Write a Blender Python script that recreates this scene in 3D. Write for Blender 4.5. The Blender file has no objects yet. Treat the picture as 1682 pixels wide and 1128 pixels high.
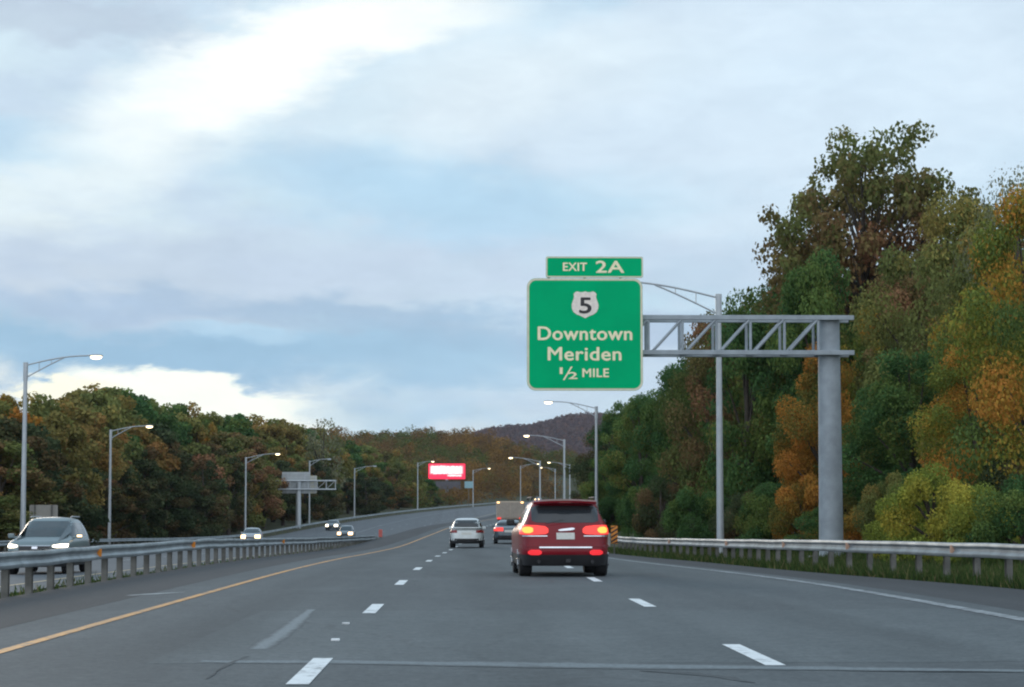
import bpy, bmesh, math, random
import numpy as np
from mathutils import Vector, Matrix
from mathutils.bvhtree import BVHTree

random.seed(7)
SC = bpy.context.scene
COL = SC.collection
R = math.radians

# ------------------------------------------------------------------ camera
FPX, PITCH, YAW, CAMZ = 3617.0, R(4.568), R(1.516), 1.2
cam_d = bpy.data.cameras.new('camera')
cam = bpy.data.objects.new('camera', cam_d)
COL.objects.link(cam)
cam_d.sensor_width = 36.0
cam_d.lens = 36.0 * FPX / 1682.0
cam_d.clip_end = 20000
cam_d.clip_start = 0.1
cam.location = (0, 0, CAMZ)
cam.rotation_euler = (R(90) + PITCH, 0, -YAW)
SC.camera = cam
FW = Vector((math.sin(YAW) * math.cos(PITCH), math.cos(YAW) * math.cos(PITCH), math.sin(PITCH)))
RT = Vector((math.cos(YAW), -math.sin(YAW), 0))
UP = RT.cross(FW)


def ray(px, py):
    return (FW * FPX + RT * (px - 841) + UP * (564 - py)).normalized()


def at(px, py, Y):
    """real-world point at distance Y down the road that the photograph shows at px, py"""
    d = ray(px, py)
    k = Y / d.y
    return Vector((d.x * k, Y, CAMZ + d.z * k))


# ------------------------------------------------------------------ world: dusk sky with broken cloud
SUN_EL, SUN_AZ = 7.0, -17.0           # degrees; azimuth from +Y, negative = left
W = bpy.data.worlds.new('World')
SC.world = W
W.use_nodes = True


class NT:
    def __init__(s, nt):
        s.nt = nt; s.n = nt.nodes; s.l = nt.links

    def node(s, t, **kw):
        n = s.n.new(t)
        for k, v in kw.items():
            setattr(n, k, v)
        return n

    def put(s, sock, v):
        if isinstance(v, bpy.types.NodeSocket):
            s.l.new(v, sock)
        elif v is not None:
            if isinstance(v, tuple) and len(v) == 3 and sock.type == 'RGBA':
                v = v + (1,)
            sock.default_value = v

    def math(s, op, a, b=None, clamp=False):
        n = s.node('ShaderNodeMath', operation=op, use_clamp=clamp)
        s.put(n.inputs[0], a)
        if b is not None:
            s.put(n.inputs[1], b)
        return n.outputs[0]

    def vmath(s, op, a, b=None):
        n = s.node('ShaderNodeVectorMath', operation=op)
        s.put(n.inputs[0], a)
        if b is not None:
            s.put(n.inputs[1], b)
        return n.outputs['Value'] if op in ('DOT_PRODUCT', 'LENGTH') else n.outputs[0]

    def noise(s, vec, scale, detail=4, rough=0.55, dist=0.0):
        n = s.node('ShaderNodeTexNoise')
        s.put(n.inputs['Vector'], vec)
        n.inputs['Scale'].default_value = scale
        n.inputs['Detail'].default_value = detail
        n.inputs['Roughness'].default_value = rough
        n.inputs['Distortion'].default_value = dist
        return n.outputs['Fac'], n.outputs['Color']

    def ramp(s, fac, stops, interp='LINEAR'):
        n = s.node('ShaderNodeValToRGB')
        s.put(n.inputs[0], fac)
        cr = n.color_ramp
        cr.interpolation = interp
        while len(cr.elements) > 1:
            cr.elements.remove(cr.elements[-1])
        cr.elements[0].position = stops[0][0]
        cr.elements[0].color = tuple(stops[0][1]) + (1,)
        for p, c in stops[1:]:
            e = cr.elements.new(p)
            e.color = tuple(c) + (1,)
        return n.outputs[0]

    def smooth(s, v, a, b):
        n = s.node('ShaderNodeMapRange', interpolation_type='SMOOTHSTEP')
        s.put(n.inputs['Value'], v)
        n.inputs['From Min'].default_value = a
        n.inputs['From Max'].default_value = b
        return n.outputs['Result']

    def mix(s, fac, a, b, mode='MIX'):
        n = s.node('ShaderNodeMix', data_type='RGBA', blend_type=mode)
        s.put(n.inputs[0], fac)
        s.put(n.inputs[6], a)
        s.put(n.inputs[7], b)
        return n.outputs[2]


def build_world():
    nt = NT(W.node_tree)
    nt.n.clear()
    tc = nt.node('ShaderNodeTexCoord')
    d = tc.outputs['Generated']
    sky = nt.node('ShaderNodeTexSky', sky_type='NISHITA', sun_disc=False)
    sky.sun_elevation = R(SUN_EL)
    sky.sun_rotation = R(SUN_AZ)
    sky.altitude = 100
    skyc = nt.vmath('SCALE', sky.outputs[0])
    skyc.node.inputs['Scale'].default_value = 0.10
    # clouds drawn on a flat layer high above: direction / height gives them perspective
    sep = nt.node('ShaderNodeSeparateXYZ'); nt.put(sep.inputs[0], d)
    X, Y, Z = sep.outputs
    zc = nt.math('ADD', nt.math('ABSOLUTE', Z), 0.055)
    cmb = nt.node('ShaderNodeCombineXYZ')
    nt.put(cmb.inputs[0], nt.math('DIVIDE', X, zc)); nt.put(cmb.inputs[1], nt.math('DIVIDE', Y, zc))
    layer = cmb.outputs[0]
    mp = nt.node('ShaderNodeMapping'); nt.put(mp.inputs[0], d)
    mp.inputs['Scale'].default_value = (1.0, 1.0, 2.6)
    flat = mp.outputs[0]
    n1, n1c = nt.noise(flat, 9, 5, 0.55, 0.3)
    n2, _ = nt.noise(layer, 1.1, 5, 0.55, 0.2)
    n3, _ = nt.noise(flat, 26, 4, 0.6, 0.3)
    # rippled direction, for ragged cloud edges
    rip = nt.vmath('SUBTRACT', n1c, (0.5, 0.5, 0.5))
    rs = nt.vmath('SCALE', rip); rs.node.inputs['Scale'].default_value = 0.050
    n4, n4c = nt.noise(flat, 40, 4, 0.6)
    rip2 = nt.vmath('SUBTRACT', n4c, (0.5, 0.5, 0.5))
    rs2 = nt.vmath('SCALE', rip2); rs2.node.inputs['Scale'].default_value = 0.018
    dw = nt.vmath('ADD', nt.vmath('ADD', d, rs), rs2)

    def blob(px, py, rx, ry, rot=0, soft=(1.0, 0.3)):
        c = ray(px, py)
        h = Vector((c.y, -c.x, 0)).normalized()
        v = h.cross(c)
        if v.z < 0: v = -v
        ca, sa = math.cos(R(rot)), math.sin(R(rot))
        a = (h * ca + v * sa) * (FPX / rx)
        b = (-h * sa + v * ca) * (FPX / ry)
        rel = nt.vmath('SUBTRACT', dw, tuple(c))
        u = nt.vmath('DOT_PRODUCT', rel, tuple(a)); w = nt.vmath('DOT_PRODUCT', rel, tuple(b))
        r = nt.math('SQRT', nt.math('ADD', nt.math('MULTIPLY', u, u), nt.math('MULTIPLY', w, w)))
        return nt.smooth(r, soft[0], soft[1])

    blue = (0.46, 0.68, 0.90)
    lav = (0.60, 0.71, 0.86)
    gap = nt.mix(0.12, blue, skyc)
    base = nt.mix(nt.smooth(n1, 0.40, 0.62), gap, lav)
    base = nt.mix(nt.math('MULTIPLY', nt.smooth(n2, 0.45, 0.7), 0.35), base, (0.74, 0.84, 0.96))

    def add(c, col, amt, *bl):
        m = nt.math('MULTIPLY', blob(*bl), amt)
        return nt.mix(m, c, col)
    c = base
    c = add(c, (0.55, 0.635, 0.79), 0.8, 150, 470, 760, 150, 2)          # lavender bank, left middle
    c = add(c, (0.58, 0.67, 0.83), 0.6, 1000, 430, 900, 90, 0)
    c = add(c, (0.72, 0.83, 0.97), 0.9, 1400, 150, 700, 330, 0)           # pale veil, top right
    c = add(c, (0.48, 0.68, 0.88), 0.8, 680, 310, 420, 110, -8)           # blue drift in the middle
    c = add(c, (0.44, 0.66, 0.87), 0.65, 100, 235, 210, 60, 10)
    c = add(c, (0.50, 0.57, 0.70), 0.6, 110, 25, 330, 50, -4)            # grey cloud, top left corner
    c = add(c, (0.80, 0.88, 0.97), 0.85, 800, 130, 520, 170, 8, (1.0, 0.1))
    c = add(c, (0.88, 0.94, 0.99), 0.9, 260, 200, 380, 130, 28, (1.0, 0.1))
    c = add(c, (1.08, 1.08, 1.08), 1.0, 440, 80, 340, 95, 24, (1.15, 0.2))  # blown out break in the cloud
    c = add(c, (1.05, 1.05, 1.05), 0.8, 620, 30, 300, 80, 10, (1.0, 0.3))
    c = add(c, (0.345, 0.535, 0.735), 0.95, 220, 580, 900, 75, 0)             # blue band over the wood
    c = add(c, (0.37, 0.51, 0.70), 0.8, 620, 525, 480, 48, -6)            # dark cloud undersides
    c = add(c, (0.36, 0.50, 0.71), 0.6, 100, 505, 330, 36, 5, (1.1, .1))
    c = add(c, (0.39, 0.58, 0.775), 0.8, 720, 590, 330, 80, 0)
    c = add(c, (0.50, 0.69, 0.88), 0.7, 400, 545, 150, 24, -8)
    c = add(c, (0.40, 0.49, 0.68), 0.55, 1050, 560, 260, 60, 0)
    c = add(c, (0.43, 0.625, 0.81), 0.6, 620, 680, 330, 45, 0)
    c = add(c, (1.10, 1.08, 1.00), 1.0, 340, 650, 230, 45, -9, (1.1, 0.7))   # bright slot above the wood
    c = add(c, (1.15, 1.08, 0.90), 1.0, 110, 640, 110, 24, 0, (1.1, 0.6))
    c = add(c, (0.66, 0.78, 0.88), 0.7, 540, 680, 90, 30, -12)
    # fine mottling of the cloud
    c = nt.mix(1.0, c, nt.ramp(n3, [(0.3, (0.94, 0.945, 0.955)), (0.7, (1.05, 1.045, 1.04))]), 'MULTIPLY')
    c = nt.mix(1.0, c, (1.01, 1.055, 1.03), 'MULTIPLY')
    # unseen sky behind the viewer, brightened to light the sign and the trees
    back = nt.smooth(Y, 0.35, -0.6)
    c = nt.mix(nt.math('MULTIPLY', back, 0.9), c, (1.30, 1.42, 1.55))
    below = nt.smooth(Z, -0.02, -0.08)
    c = nt.mix(below, c, (0.08, 0.085, 0.08))
    bg = nt.node('ShaderNodeBackground'); nt.put(bg.inputs[0], c); bg.inputs[1].default_value = 1.0
    out = nt.node('ShaderNodeOutputWorld'); nt.l.new(bg.outputs[0], out.inputs[0])


build_world()

sun_d = bpy.data.lights.new('sun', 'SUN')
sun_d.energy = 0.5
sun_d.angle = R(14)
sun_d.color = (1.0, 0.86, 0.70)
sun = bpy.data.objects.new('sun', sun_d)
COL.objects.link(sun)
sun.rotation_euler = (R(90 - SUN_EL), 0, R(180 - SUN_AZ))

SC.view_settings.view_transform = 'Standard'
SC.view_settings.look = 'None'
SC.view_settings.exposure = 0.0
SC.view_settings.gamma = 1.0
SC.render.engine = 'CYCLES'
SC.cycles.filter_width = 2.1
SC.cycles.max_bounces = 6
SC.cycles.diffuse_bounces = 2
SC.cycles.glossy_bounces = 3
SC.cycles.transmission_bounces = 4
SC.cycles.volume_bounces = 0
SC.cycles.use_denoising = True


# ------------------------------------------------------------------ helpers
def tag(o, label=None, cat=None, group=None, kind=None):
    if label: o['label'] = label
    if cat: o['category'] = cat
    if group: o['group'] = group
    if kind: o['kind'] = kind
    return o


def empty(name, loc, rz=0.0):
    o = bpy.data.objects.new(name, None)
    COL.objects.link(o)
    o.location = loc
    o.rotation_euler = (0, 0, rz)
    o.empty_display_size = 0.2
    return o


def link(name, me, parent=None):
    o = bpy.data.objects.new(name, me)
    COL.objects.link(o)
    if parent: o.parent = parent
    return o


def npmesh(name, V, F4, mats, uv=None, attr=None, smooth=False):
    """fast mesh from numpy arrays of verts and quads (or tris)"""
    V = np.asarray(V, dtype=np.float32); F4 = np.asarray(F4, dtype=np.int32)
    me = bpy.data.meshes.new(name)
    k = F4.shape[1]
    me.vertices.add(len(V)); me.vertices.foreach_set('co', V.ravel())
    me.loops.add(F4.size); me.loops.foreach_set('vertex_index', F4.ravel())
    me.polygons.add(len(F4))
    me.polygons.foreach_set('loop_start', np.arange(0, F4.size, k, dtype=np.int32))
    me.polygons.foreach_set('loop_total', np.full(len(F4), k, dtype=np.int32))
    if smooth: me.polygons.foreach_set('use_smooth', np.ones(len(F4), dtype=bool))
    me.update(calc_edges=True)
    if attr is not None:
        for an, av in attr.items():
            at_ = me.attributes.new(an, 'FLOAT', 'POINT')
            at_.data.foreach_set('value', np.asarray(av, dtype=np.float32))
    for m in (mats if isinstance(mats, (list, tuple)) else [mats]):
        me.materials.append(m)
    return me


class MB:
    """collects simple solids and links them as one mesh object"""
    def __init__(s):
        s.v = []; s.f = []; s.m = []

    def face(s, pts, mi=0):
        b = len(s.v); s.v += [tuple(p) for p in pts]
        s.f.append(tuple(range(b, b + len(pts)))); s.m.append(mi)

    def box(s, c, d, rz=0.0, mi=0, M=None):
        b = len(s.v)
        ca, sa = math.cos(rz), math.sin(rz)
        for sx, sy, sz in ((-1,-1,-1),(1,-1,-1),(1,1,-1),(-1,1,-1),(-1,-1,1),(1,-1,1),(1,1,1),(-1,1,1)):
            x, y, z = sx*d[0]/2, sy*d[1]/2, sz*d[2]/2
            p = Vector((c[0]+x*ca-y*sa, c[1]+x*sa+y*ca, c[2]+z))
            if M: p = M @ p
            s.v.append(tuple(p))
        for q in ((3,2,1,0),(4,5,6,7),(0,1,5,4),(1,2,6,5),(2,3,7,6),(3,0,4,7)):
            s.f.append(tuple(b+i for i in q)); s.m.append(mi)
        return s

    def tube(s, pts, r, n=10, mi=0, caps=True):
        pts = [Vector(p) for p in pts]
        rs = r if isinstance(r, (list, tuple)) else [r]*len(pts)
        b = len(s.v)
        for i, p in enumerate(pts):
            t = (pts[min(i+1, len(pts)-1)] - pts[max(i-1, 0)]).normalized()
            a = Vector((0, 0, 1)) if abs(t.z) < 0.9 else Vector((1, 0, 0))
            u = t.cross(a).normalized(); w = u.cross(t)
            for k in range(n):
                an = 2*math.pi*k/n
                s.v.append(tuple(p + (u*math.cos(an) + w*math.sin(an))*rs[i]))
        for i in range(len(pts)-1):
            for k in range(n):
                a0 = b+i*n+k; a1 = b+i*n+(k+1) % n
                s.f.append((a0, a0+n, a1+n, a1)); s.m.append(mi)
        if caps:
            s.f.append(tuple(b+k for k in range(n))); s.m.append(mi)
            e = b+(len(pts)-1)*n
            s.f.append(tuple(e+k for k in reversed(range(n)))); s.m.append(mi)
        return s

    def sweep(s, path, prof, ups=None, mi=0, closed=False):
        """profile (side offset, height) swept along a path on the ground; side = right of travel"""
        path = [Vector(p) for p in path]
        b = len(s.v); n = len(prof)
        for i, p in enumerate(path):
            t = path[min(i+1, len(path)-1)] - path[max(i-1, 0)]
            t.z = 0; t.normalize()
            sd = Vector((t.y, -t.x, 0))
            for (o, h) in prof:
                s.v.append((p.x+sd.x*o, p.y+sd.y*o, p.z+h))
        for i in range(len(path)-1):
            for k in range(n if closed else n-1):
                a0 = b+i*n+k; a1 = b+i*n+(k+1) % n
                s.f.append((a0, a0+n, a1+n, a1)); s.m.append(mi)
        if closed:
            s.f.append(tuple(b+k for k in range(n))); s.m.append(mi)
            e = b+(len(path)-1)*n
            s.f.append(tuple(e+k for k in reversed(range(n)))); s.m.append(mi)
        return s

    def build(s, name, mats, parent=None, smooth=None, bevel=0):
        me = bpy.data.meshes.new(name)
        me.from_pydata(s.v, [], s.f)
        for m in (mats if isinstance(mats, (list, tuple)) else [mats]): me.materials.append(m)
        me.polygons.foreach_set('material_index', s.m)
        bm = bmesh.new(); bm.from_mesh(me)
        if bevel:
            bmesh.ops.bevel(bm, geom=bm.edges[:], offset=bevel, segments=2, affect='EDGES', profile=0.5)
        bmesh.ops.recalc_face_normals(bm, faces=bm.faces[:])
        bm.to_mesh(me); bm.free()
        if smooth is not None:
            me.polygons.foreach_set('use_smooth', [True]*len(me.polygons))
            me.set_sharp_from_angle(angle=R(smooth))
        return link(name, me, parent)


# ------------------------------------------------------------------ materials
def mat(name, col, rough=0.6, metal=0.0, col2=None, scale=4.0, detail=5, bump=0.0, bscale=None, coord='Object',
        spec=0.5, emit=None, estr=0.0, coat=0.0, stretch=None, lo=0.35, hi=0.65, rvar=0.0):
    m = bpy.data.materials.new(name); m.use_nodes = True
    nt = NT(m.node_tree)
    p = nt.n['Principled BSDF']
    tc = nt.node('ShaderNodeTexCoord')
    v = tc.outputs[coord]
    if stretch:
        mp = nt.node('ShaderNodeMapping'); nt.put(mp.inputs[0], v); mp.inputs['Scale'].default_value = stretch; v = mp.outputs[0]
    if col2 is None: col2 = tuple(c*0.86 for c in col)
    f, _ = nt.noise(v, scale, detail, 0.6)
    nt.put(p.inputs['Base Color'], nt.mix(nt.smooth(f, lo, hi), col, col2))
    p.inputs['Roughness'].default_value = rough
    if rvar:
        nt.put(p.inputs['Roughness'], nt.math('ADD', nt.math('MULTIPLY', f, rvar), rough-rvar/2))
    p.inputs['Metallic'].default_value = metal
    p.inputs['Specular IOR Level'].default_value = spec
    p.inputs['Coat Weight'].default_value = coat
    p.inputs['Coat Roughness'].default_value = 0.06
    if emit:
        p.inputs['Emission Color'].default_value = emit + (1,); p.inputs['Emission Strength'].default_value = estr
    if bump:
        bn = nt.node('ShaderNodeBump'); bn.inputs['Strength'].default_value = bump; bn.inputs['Distance'].default_value = 0.02
        bf, _ = nt.noise(v, bscale or scale*8, 4, 0.6); nt.put(bn.inputs['Height'], bf)
        nt.l.new(bn.outputs[0], p.inputs['Normal'])
    return m


def asphalt(name, c1, c2, seam=False, stain=None, amt=1.0):
    m = bpy.data.materials.new(name); m.use_nodes = True
    nt = NT(m.node_tree); p = nt.n['Principled BSDF']
    v = nt.node('ShaderNodeTexCoord').outputs['Object']
    mp = nt.node('ShaderNodeMapping'); nt.put(mp.inputs[0], v); mp.inputs['Scale'].default_value = (1.0, 0.08, 1)
    f1, _ = nt.noise(mp.outputs[0], 0.9, 5, 0.6)          # long wear tracks
    f2, _ = nt.noise(v, 0.35, 5, 0.6)
    if seam:
        sx = nt.node('ShaderNodeSeparateXYZ'); nt.put(sx.inputs[0], v)
        xx = nt.math('ADD', sx.outputs[0], nt.math('MULTIPLY', nt.math('SUBTRACT', f2, .5), .8))
        tot = None
        for cx in (-2.7, .73, 4.35):             # oil-darkened middle of each lane
            k = nt.math('MULTIPLY', nt.smooth(nt.math('ABSOLUTE', nt.math('SUBTRACT', xx, cx)), .75, .1), nt.math('ADD', nt.math('MULTIPLY', f1, .5), .05))
            tot = k if tot is None else nt.math('MAXIMUM', tot, k)
    f3, _ = nt.noise(v, 16, 6, 0.8)                        # stones
    c = nt.mix(nt.smooth(f1, 0.3, 0.7), c1, c2)
    c = nt.mix(nt.math('MULTIPLY', nt.smooth(f2, 0.5, 0.72), 0.35), c, tuple(x*1.3 for x in c1))
    if seam: c = nt.mix(tot, c, tuple(x*.55 for x in c2))
    f4, f4c = nt.noise(v, 5.5, 3, 0.6)                     # mottling
    c = nt.mix(1.0, c, nt.ramp(f4, [(0.3, (0.84, 0.86, 0.87)), (0.7, (1.16, 1.14, 1.13))]), 'MULTIPLY')
    c = nt.mix(0.10, c, nt.mix(1.0, c, nt.ramp(f4c, [(0.3, (0.3, 0.3, 0.3)), (0.7, (1.7, 1.7, 1.7))]), 'MULTIPLY'))
    if stain:
        sf, _ = nt.noise(v, 3.5, 6, .7)
        ea = nt.node('ShaderNodeAttribute', attribute_name='edge')
        k = nt.math('MULTIPLY', nt.smooth(nt.math('ADD', ea.outputs['Fac'], nt.math('MULTIPLY', nt.math('SUBTRACT', sf, .5), 1.1)), .05, .75), amt)
        c = nt.mix(k, c, stain)
    c = nt.mix(1.0, c, nt.ramp(f3, [(0.3, (0.55, 0.56, 0.57)), (0.7, (1.42, 1.41, 1.40))]), 'MULTIPLY')
    if seam:
        # sinuous tar-filled cracks
        vo = nt.node('ShaderNodeTexVoronoi', feature='DISTANCE_TO_EDGE')
        mp2 = nt.node('ShaderNodeMapping'); mp2.inputs['Scale'].default_value = (0.10, 0.045, 1)
        _, nc = nt.noise(v, 0.5, 4, 0.6)
        vv = nt.vmath('ADD', v, nt.vmath('MULTIPLY', nt.vmath('SUBTRACT', nc, (0.5, 0.5, 0.5)), (1.6, 1.6, 0)))
        nt.put(mp2.inputs[0], vv); nt.put(vo.inputs['Vector'], mp2.outputs[0])
        vo.inputs['Scale'].default_value = 1.0
        k = nt.smooth(vo.outputs['Distance'], 0.004, 0.001)
        c = nt.mix(nt.math('MULTIPLY', k, 0.22), c, (0.03, 0.03, 0.032))
    nt.put(p.inputs['Base Color'], c)
    p.inputs['Roughness'].default_value = 0.78
    p.inputs['Specular IOR Level'].default_value = 0.35
    bn = nt.node('ShaderNodeBump'); bn.inputs['Strength'].default_value = 0.35; bn.inputs['Distance'].default_value = 0.01
    nt.put(bn.inputs['Height'], f3); nt.l.new(bn.outputs[0], p.inputs['Normal'])
    return m


def paintmark(name, col, wear=0.45):
    m = bpy.data.materials.new(name); m.use_nodes = True
    nt = NT(m.node_tree); p = nt.n['Principled BSDF']
    v = nt.node('ShaderNodeTexCoord').outputs['Object']
    f, _ = nt.noise(v, 7, 6, 0.7); g, _ = nt.noise(v, 1.2, 3, 0.6)
    k = nt.smooth(nt.math('ADD', nt.math('MULTIPLY', f, 0.7), nt.math('MULTIPLY', g, 0.3)), wear+0.12, wear-0.08)
    nt.put(p.inputs['Base Color'], nt.mix(k, col, (0.10, 0.105, 0.11)))
    p.inputs['Roughness'].default_value = 0.6
    return m


M = {}
M['asphalt'] = asphalt('asphalt', (0.084, 0.097, 0.103), (0.064, 0.075, 0.081), True)
M['asphalt_dark'] = asphalt('asphalt_shoulder', (0.032, 0.034, 0.038), (0.044, 0.046, 0.050))
M['asphalt_old'] = asphalt('asphalt_old', (0.085, 0.095, 0.105), (0.10, 0.11, 0.12), True)
M['sealer'] = mat('road_sealer', (0.15, 0.175, 0.19), 0.6, scale=3, col2=(0.11, 0.13, 0.14))
M['tar'] = mat('road_tar', (0.035, 0.036, 0.04), 0.55)
M['white_line'] = paintmark('white_line_paint', (0.70, 0.73, 0.74), 0.40)
M['edge_line'] = paintmark('edge_line_paint', (0.36, 0.39, 0.41), 0.50)
M['yellow_line'] = paintmark('yellow_line_paint', (0.62, 0.30, 0.07), 0.44)
M['verge'] = mat('verge_soil', (0.055, 0.062, 0.035), 0.95, col2=(0.085, 0.075, 0.055), scale=1.3, bump=0.6)
M['median'] = mat('median_gravel', (0.085, 0.088, 0.085), 0.95, col2=(0.05, 0.06, 0.04), scale=2.0, bump=0.6)
M['galv'] = mat('galvanised_steel', (0.44, 0.47, 0.49), 0.42, 0.35, col2=(0.40, 0.43, 0.46), scale=3.0, rvar=0.2, spec=0.5)
M['rail'] = mat('rail_steel', (0.33, 0.37, 0.39), 0.5, 0.3, col2=(0.22, 0.245, 0.26), scale=1.2, rvar=0.2)
M['rail_dark'] = mat('rail_splice', (0.27, 0.29, 0.30), 0.6, 0.3, col2=(0.17, 0.15, 0.13), scale=5)
M['gantry'] = mat('gantry_steel', (0.34, 0.385, 0.425), 0.6, 0.1, col2=(0.25, 0.285, 0.315), scale=1.6, rvar=0.15, detail=8, lo=.3, hi=.7)
M['post'] = mat('rail_post', (0.17, 0.168, 0.155), 0.75, 0.1, col2=(0.10, 0.10, 0.092), scale=3)
M['sign_green'] = mat('sign_green', (0.0, 0.43, 0.17), 0.7, col2=(0.0, 0.39, 0.155), scale=0.8, spec=0.05)
M['sign_border'] = mat('sign_border', (0.68, 0.66, 0.50), 0.5, scale=6, col2=(0.60, 0.57, 0.42))
M['sign_text'] = mat('sign_lettering', (0.95, 0.86, 0.58), 0.5, scale=9, col2=(0.84, 0.77, 0.52))
M['shield_white'] = mat('shield_white', (0.86, 0.77, 0.69), 0.5, scale=9)
M['black'] = mat('black_paint', (0.025, 0.022, 0.024), 0.5)
M['sign_back'] = mat('sign_back', (0.42, 0.45, 0.46), 0.5, 0.2, scale=1.0, col2=(0.34, 0.37, 0.38))
M['sign_back_tan'] = mat('sign_back_tan', (0.30, 0.29, 0.26), 0.6, 0.0, scale=1.0, col2=(0.25, 0.24, 0.22))
M['lamp_lit'] = mat('lamp_lit', (0.9, 0.85, 0.7), 0.4, emit=(1.0, 0.76, 0.42), estr=5.0)
M['lamp_off'] = mat('lamp_glass', (0.5, 0.52, 0.53), 0.3)
M['amber'] = mat('amber_reflector', (0.75, 0.26, 0.03), 0.3)
M['amber_pale'] = mat('amber_reflector_weathered', (0.62, 0.38, 0.27), 0.5)
M['red_marker'] = mat('red_marker', (0.55, 0.12, 0.10), 0.5)
M['rubber'] = mat('tyre_rubber', (0.022, 0.022, 0.024), 0.8)
M['rim'] = mat('alloy_rim', (0.35, 0.36, 0.38), 0.3, 0.8)
M['cladding'] = mat('black_plastic', (0.018, 0.018, 0.020), 0.55)
M['glass'] = mat('tinted_glass', (0.030, 0.036, 0.042), 0.10, spec=0.5)
M['glass_pale'] = mat('windscreen_glass', (0.035, 0.050, 0.058), 0.12, spec=0.6)
M['chrome'] = mat('chrome', (0.75, 0.76, 0.8), 0.18, 1.0)
M['plate'] = mat('number_plate', (0.62, 0.62, 0.58), 0.5, scale=30)
M['maroon'] = mat('maroon_paint', (0.20, 0.004, 0.012), 0.35, 0.0, coat=0.2, scale=1, spec=0.25)
M['white_paint'] = mat('white_paint', (0.66, 0.70, 0.70), 0.35, coat=0.8, scale=1)
M['grey_paint'] = mat('grey_green_paint', (0.17, 0.22, 0.235), 0.38, 0.3, coat=0.3, scale=1)
M['silver_paint'] = mat('silver_paint', (0.30, 0.33, 0.36), 0.35, 0.4, coat=0.8, scale=1)
M['dark_paint'] = mat('dark_blue_paint', (0.07, 0.10, 0.12), 0.3, 0.3, coat=0.8, scale=1)
M['tail_on'] = mat('tail_light_lit', (0.5, 0.02, 0.02), 0.3, emit=(1.0, 0.055, 0.04), estr=1.05)
M['tail_core'] = mat('brake_bulb_lit', (0.8, 0.3, 0.05), 0.3, emit=(1.0, 0.42, 0.06), estr=1.5)
M['fog_on'] = mat('fog_light_lit', (0.5, 0.02, 0.02), 0.3, emit=(0.85, 0.03, 0.045), estr=0.85)
M['tail_off'] = mat('tail_light', (0.25, 0.03, 0.03), 0.25)
M['head_on'] = mat('headlight_lit', (0.9, 0.9, 0.85), 0.3, emit=(1.0, 0.86, 0.62), estr=5.0)
M['head_warm'] = mat('headlight_lit_warm', (0.9, 0.8, 0.6), 0.3, emit=(1.0, 0.62, 0.28), estr=5.0)
M['turn_on'] = mat('turn_lamp_lit', (0.9, 0.6, 0.3), 0.3, emit=(1.0, 0.72, 0.4), estr=3.0)
M['marker_on'] = mat('marker_lamp_lit', (0.9, 0.5, 0.2), 0.3, emit=(1.0, 0.6, 0.25), estr=3.0)
M['truck_box'] = mat('truck_box_paint', (0.50, 0.40, 0.31), 0.6, col2=(0.42, 0.34, 0.27), scale=0.8)
M['bark'] = mat('bark', (0.075, 0.060, 0.048), 0.95, col2=(0.045, 0.037, 0.030), scale=6, bump=0.8)


def leafmat(name, stops, trans=0.35, gain=1.0):
    m = bpy.data.materials.new(name); m.use_nodes = True
    nt = NT(m.node_tree); nt.n.clear()
    a = nt.node('ShaderNodeAttribute', attribute_name='tint')
    oi = nt.node('ShaderNodeObjectInfo')
    t = nt.math('ADD', nt.math('MULTIPLY', a.outputs['Fac'], 0.86), nt.math('MULTIPLY', oi.outputs['Random'], 0.14))
    c = nt.ramp(t, [(p, tuple(min(.6, x*gain) for x in q)) for p, q in stops])
    a2 = nt.node('ShaderNodeAttribute', attribute_name='val')
    hs = nt.node('ShaderNodeHueSaturation'); nt.put(hs.inputs['Color'], c); nt.put(hs.inputs['Value'], a2.outputs['Fac'])
    df = nt.node('ShaderNodeBsdfDiffuse'); tr = nt.node('ShaderNodeBsdfTranslucent')
    nt.put(df.inputs[0], hs.outputs[0]); nt.put(tr.inputs[0], hs.outputs[0])
    mx = nt.node('ShaderNodeMixShader'); mx.inputs[0].default_value = trans
    nt.l.new(df.outputs[0], mx.inputs[1]); nt.l.new(tr.outputs[0], mx.inputs[2])
    o = nt.node('ShaderNodeOutputMaterial'); nt.l.new(mx.outputs[0], o.inputs[0])
    return m


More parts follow.
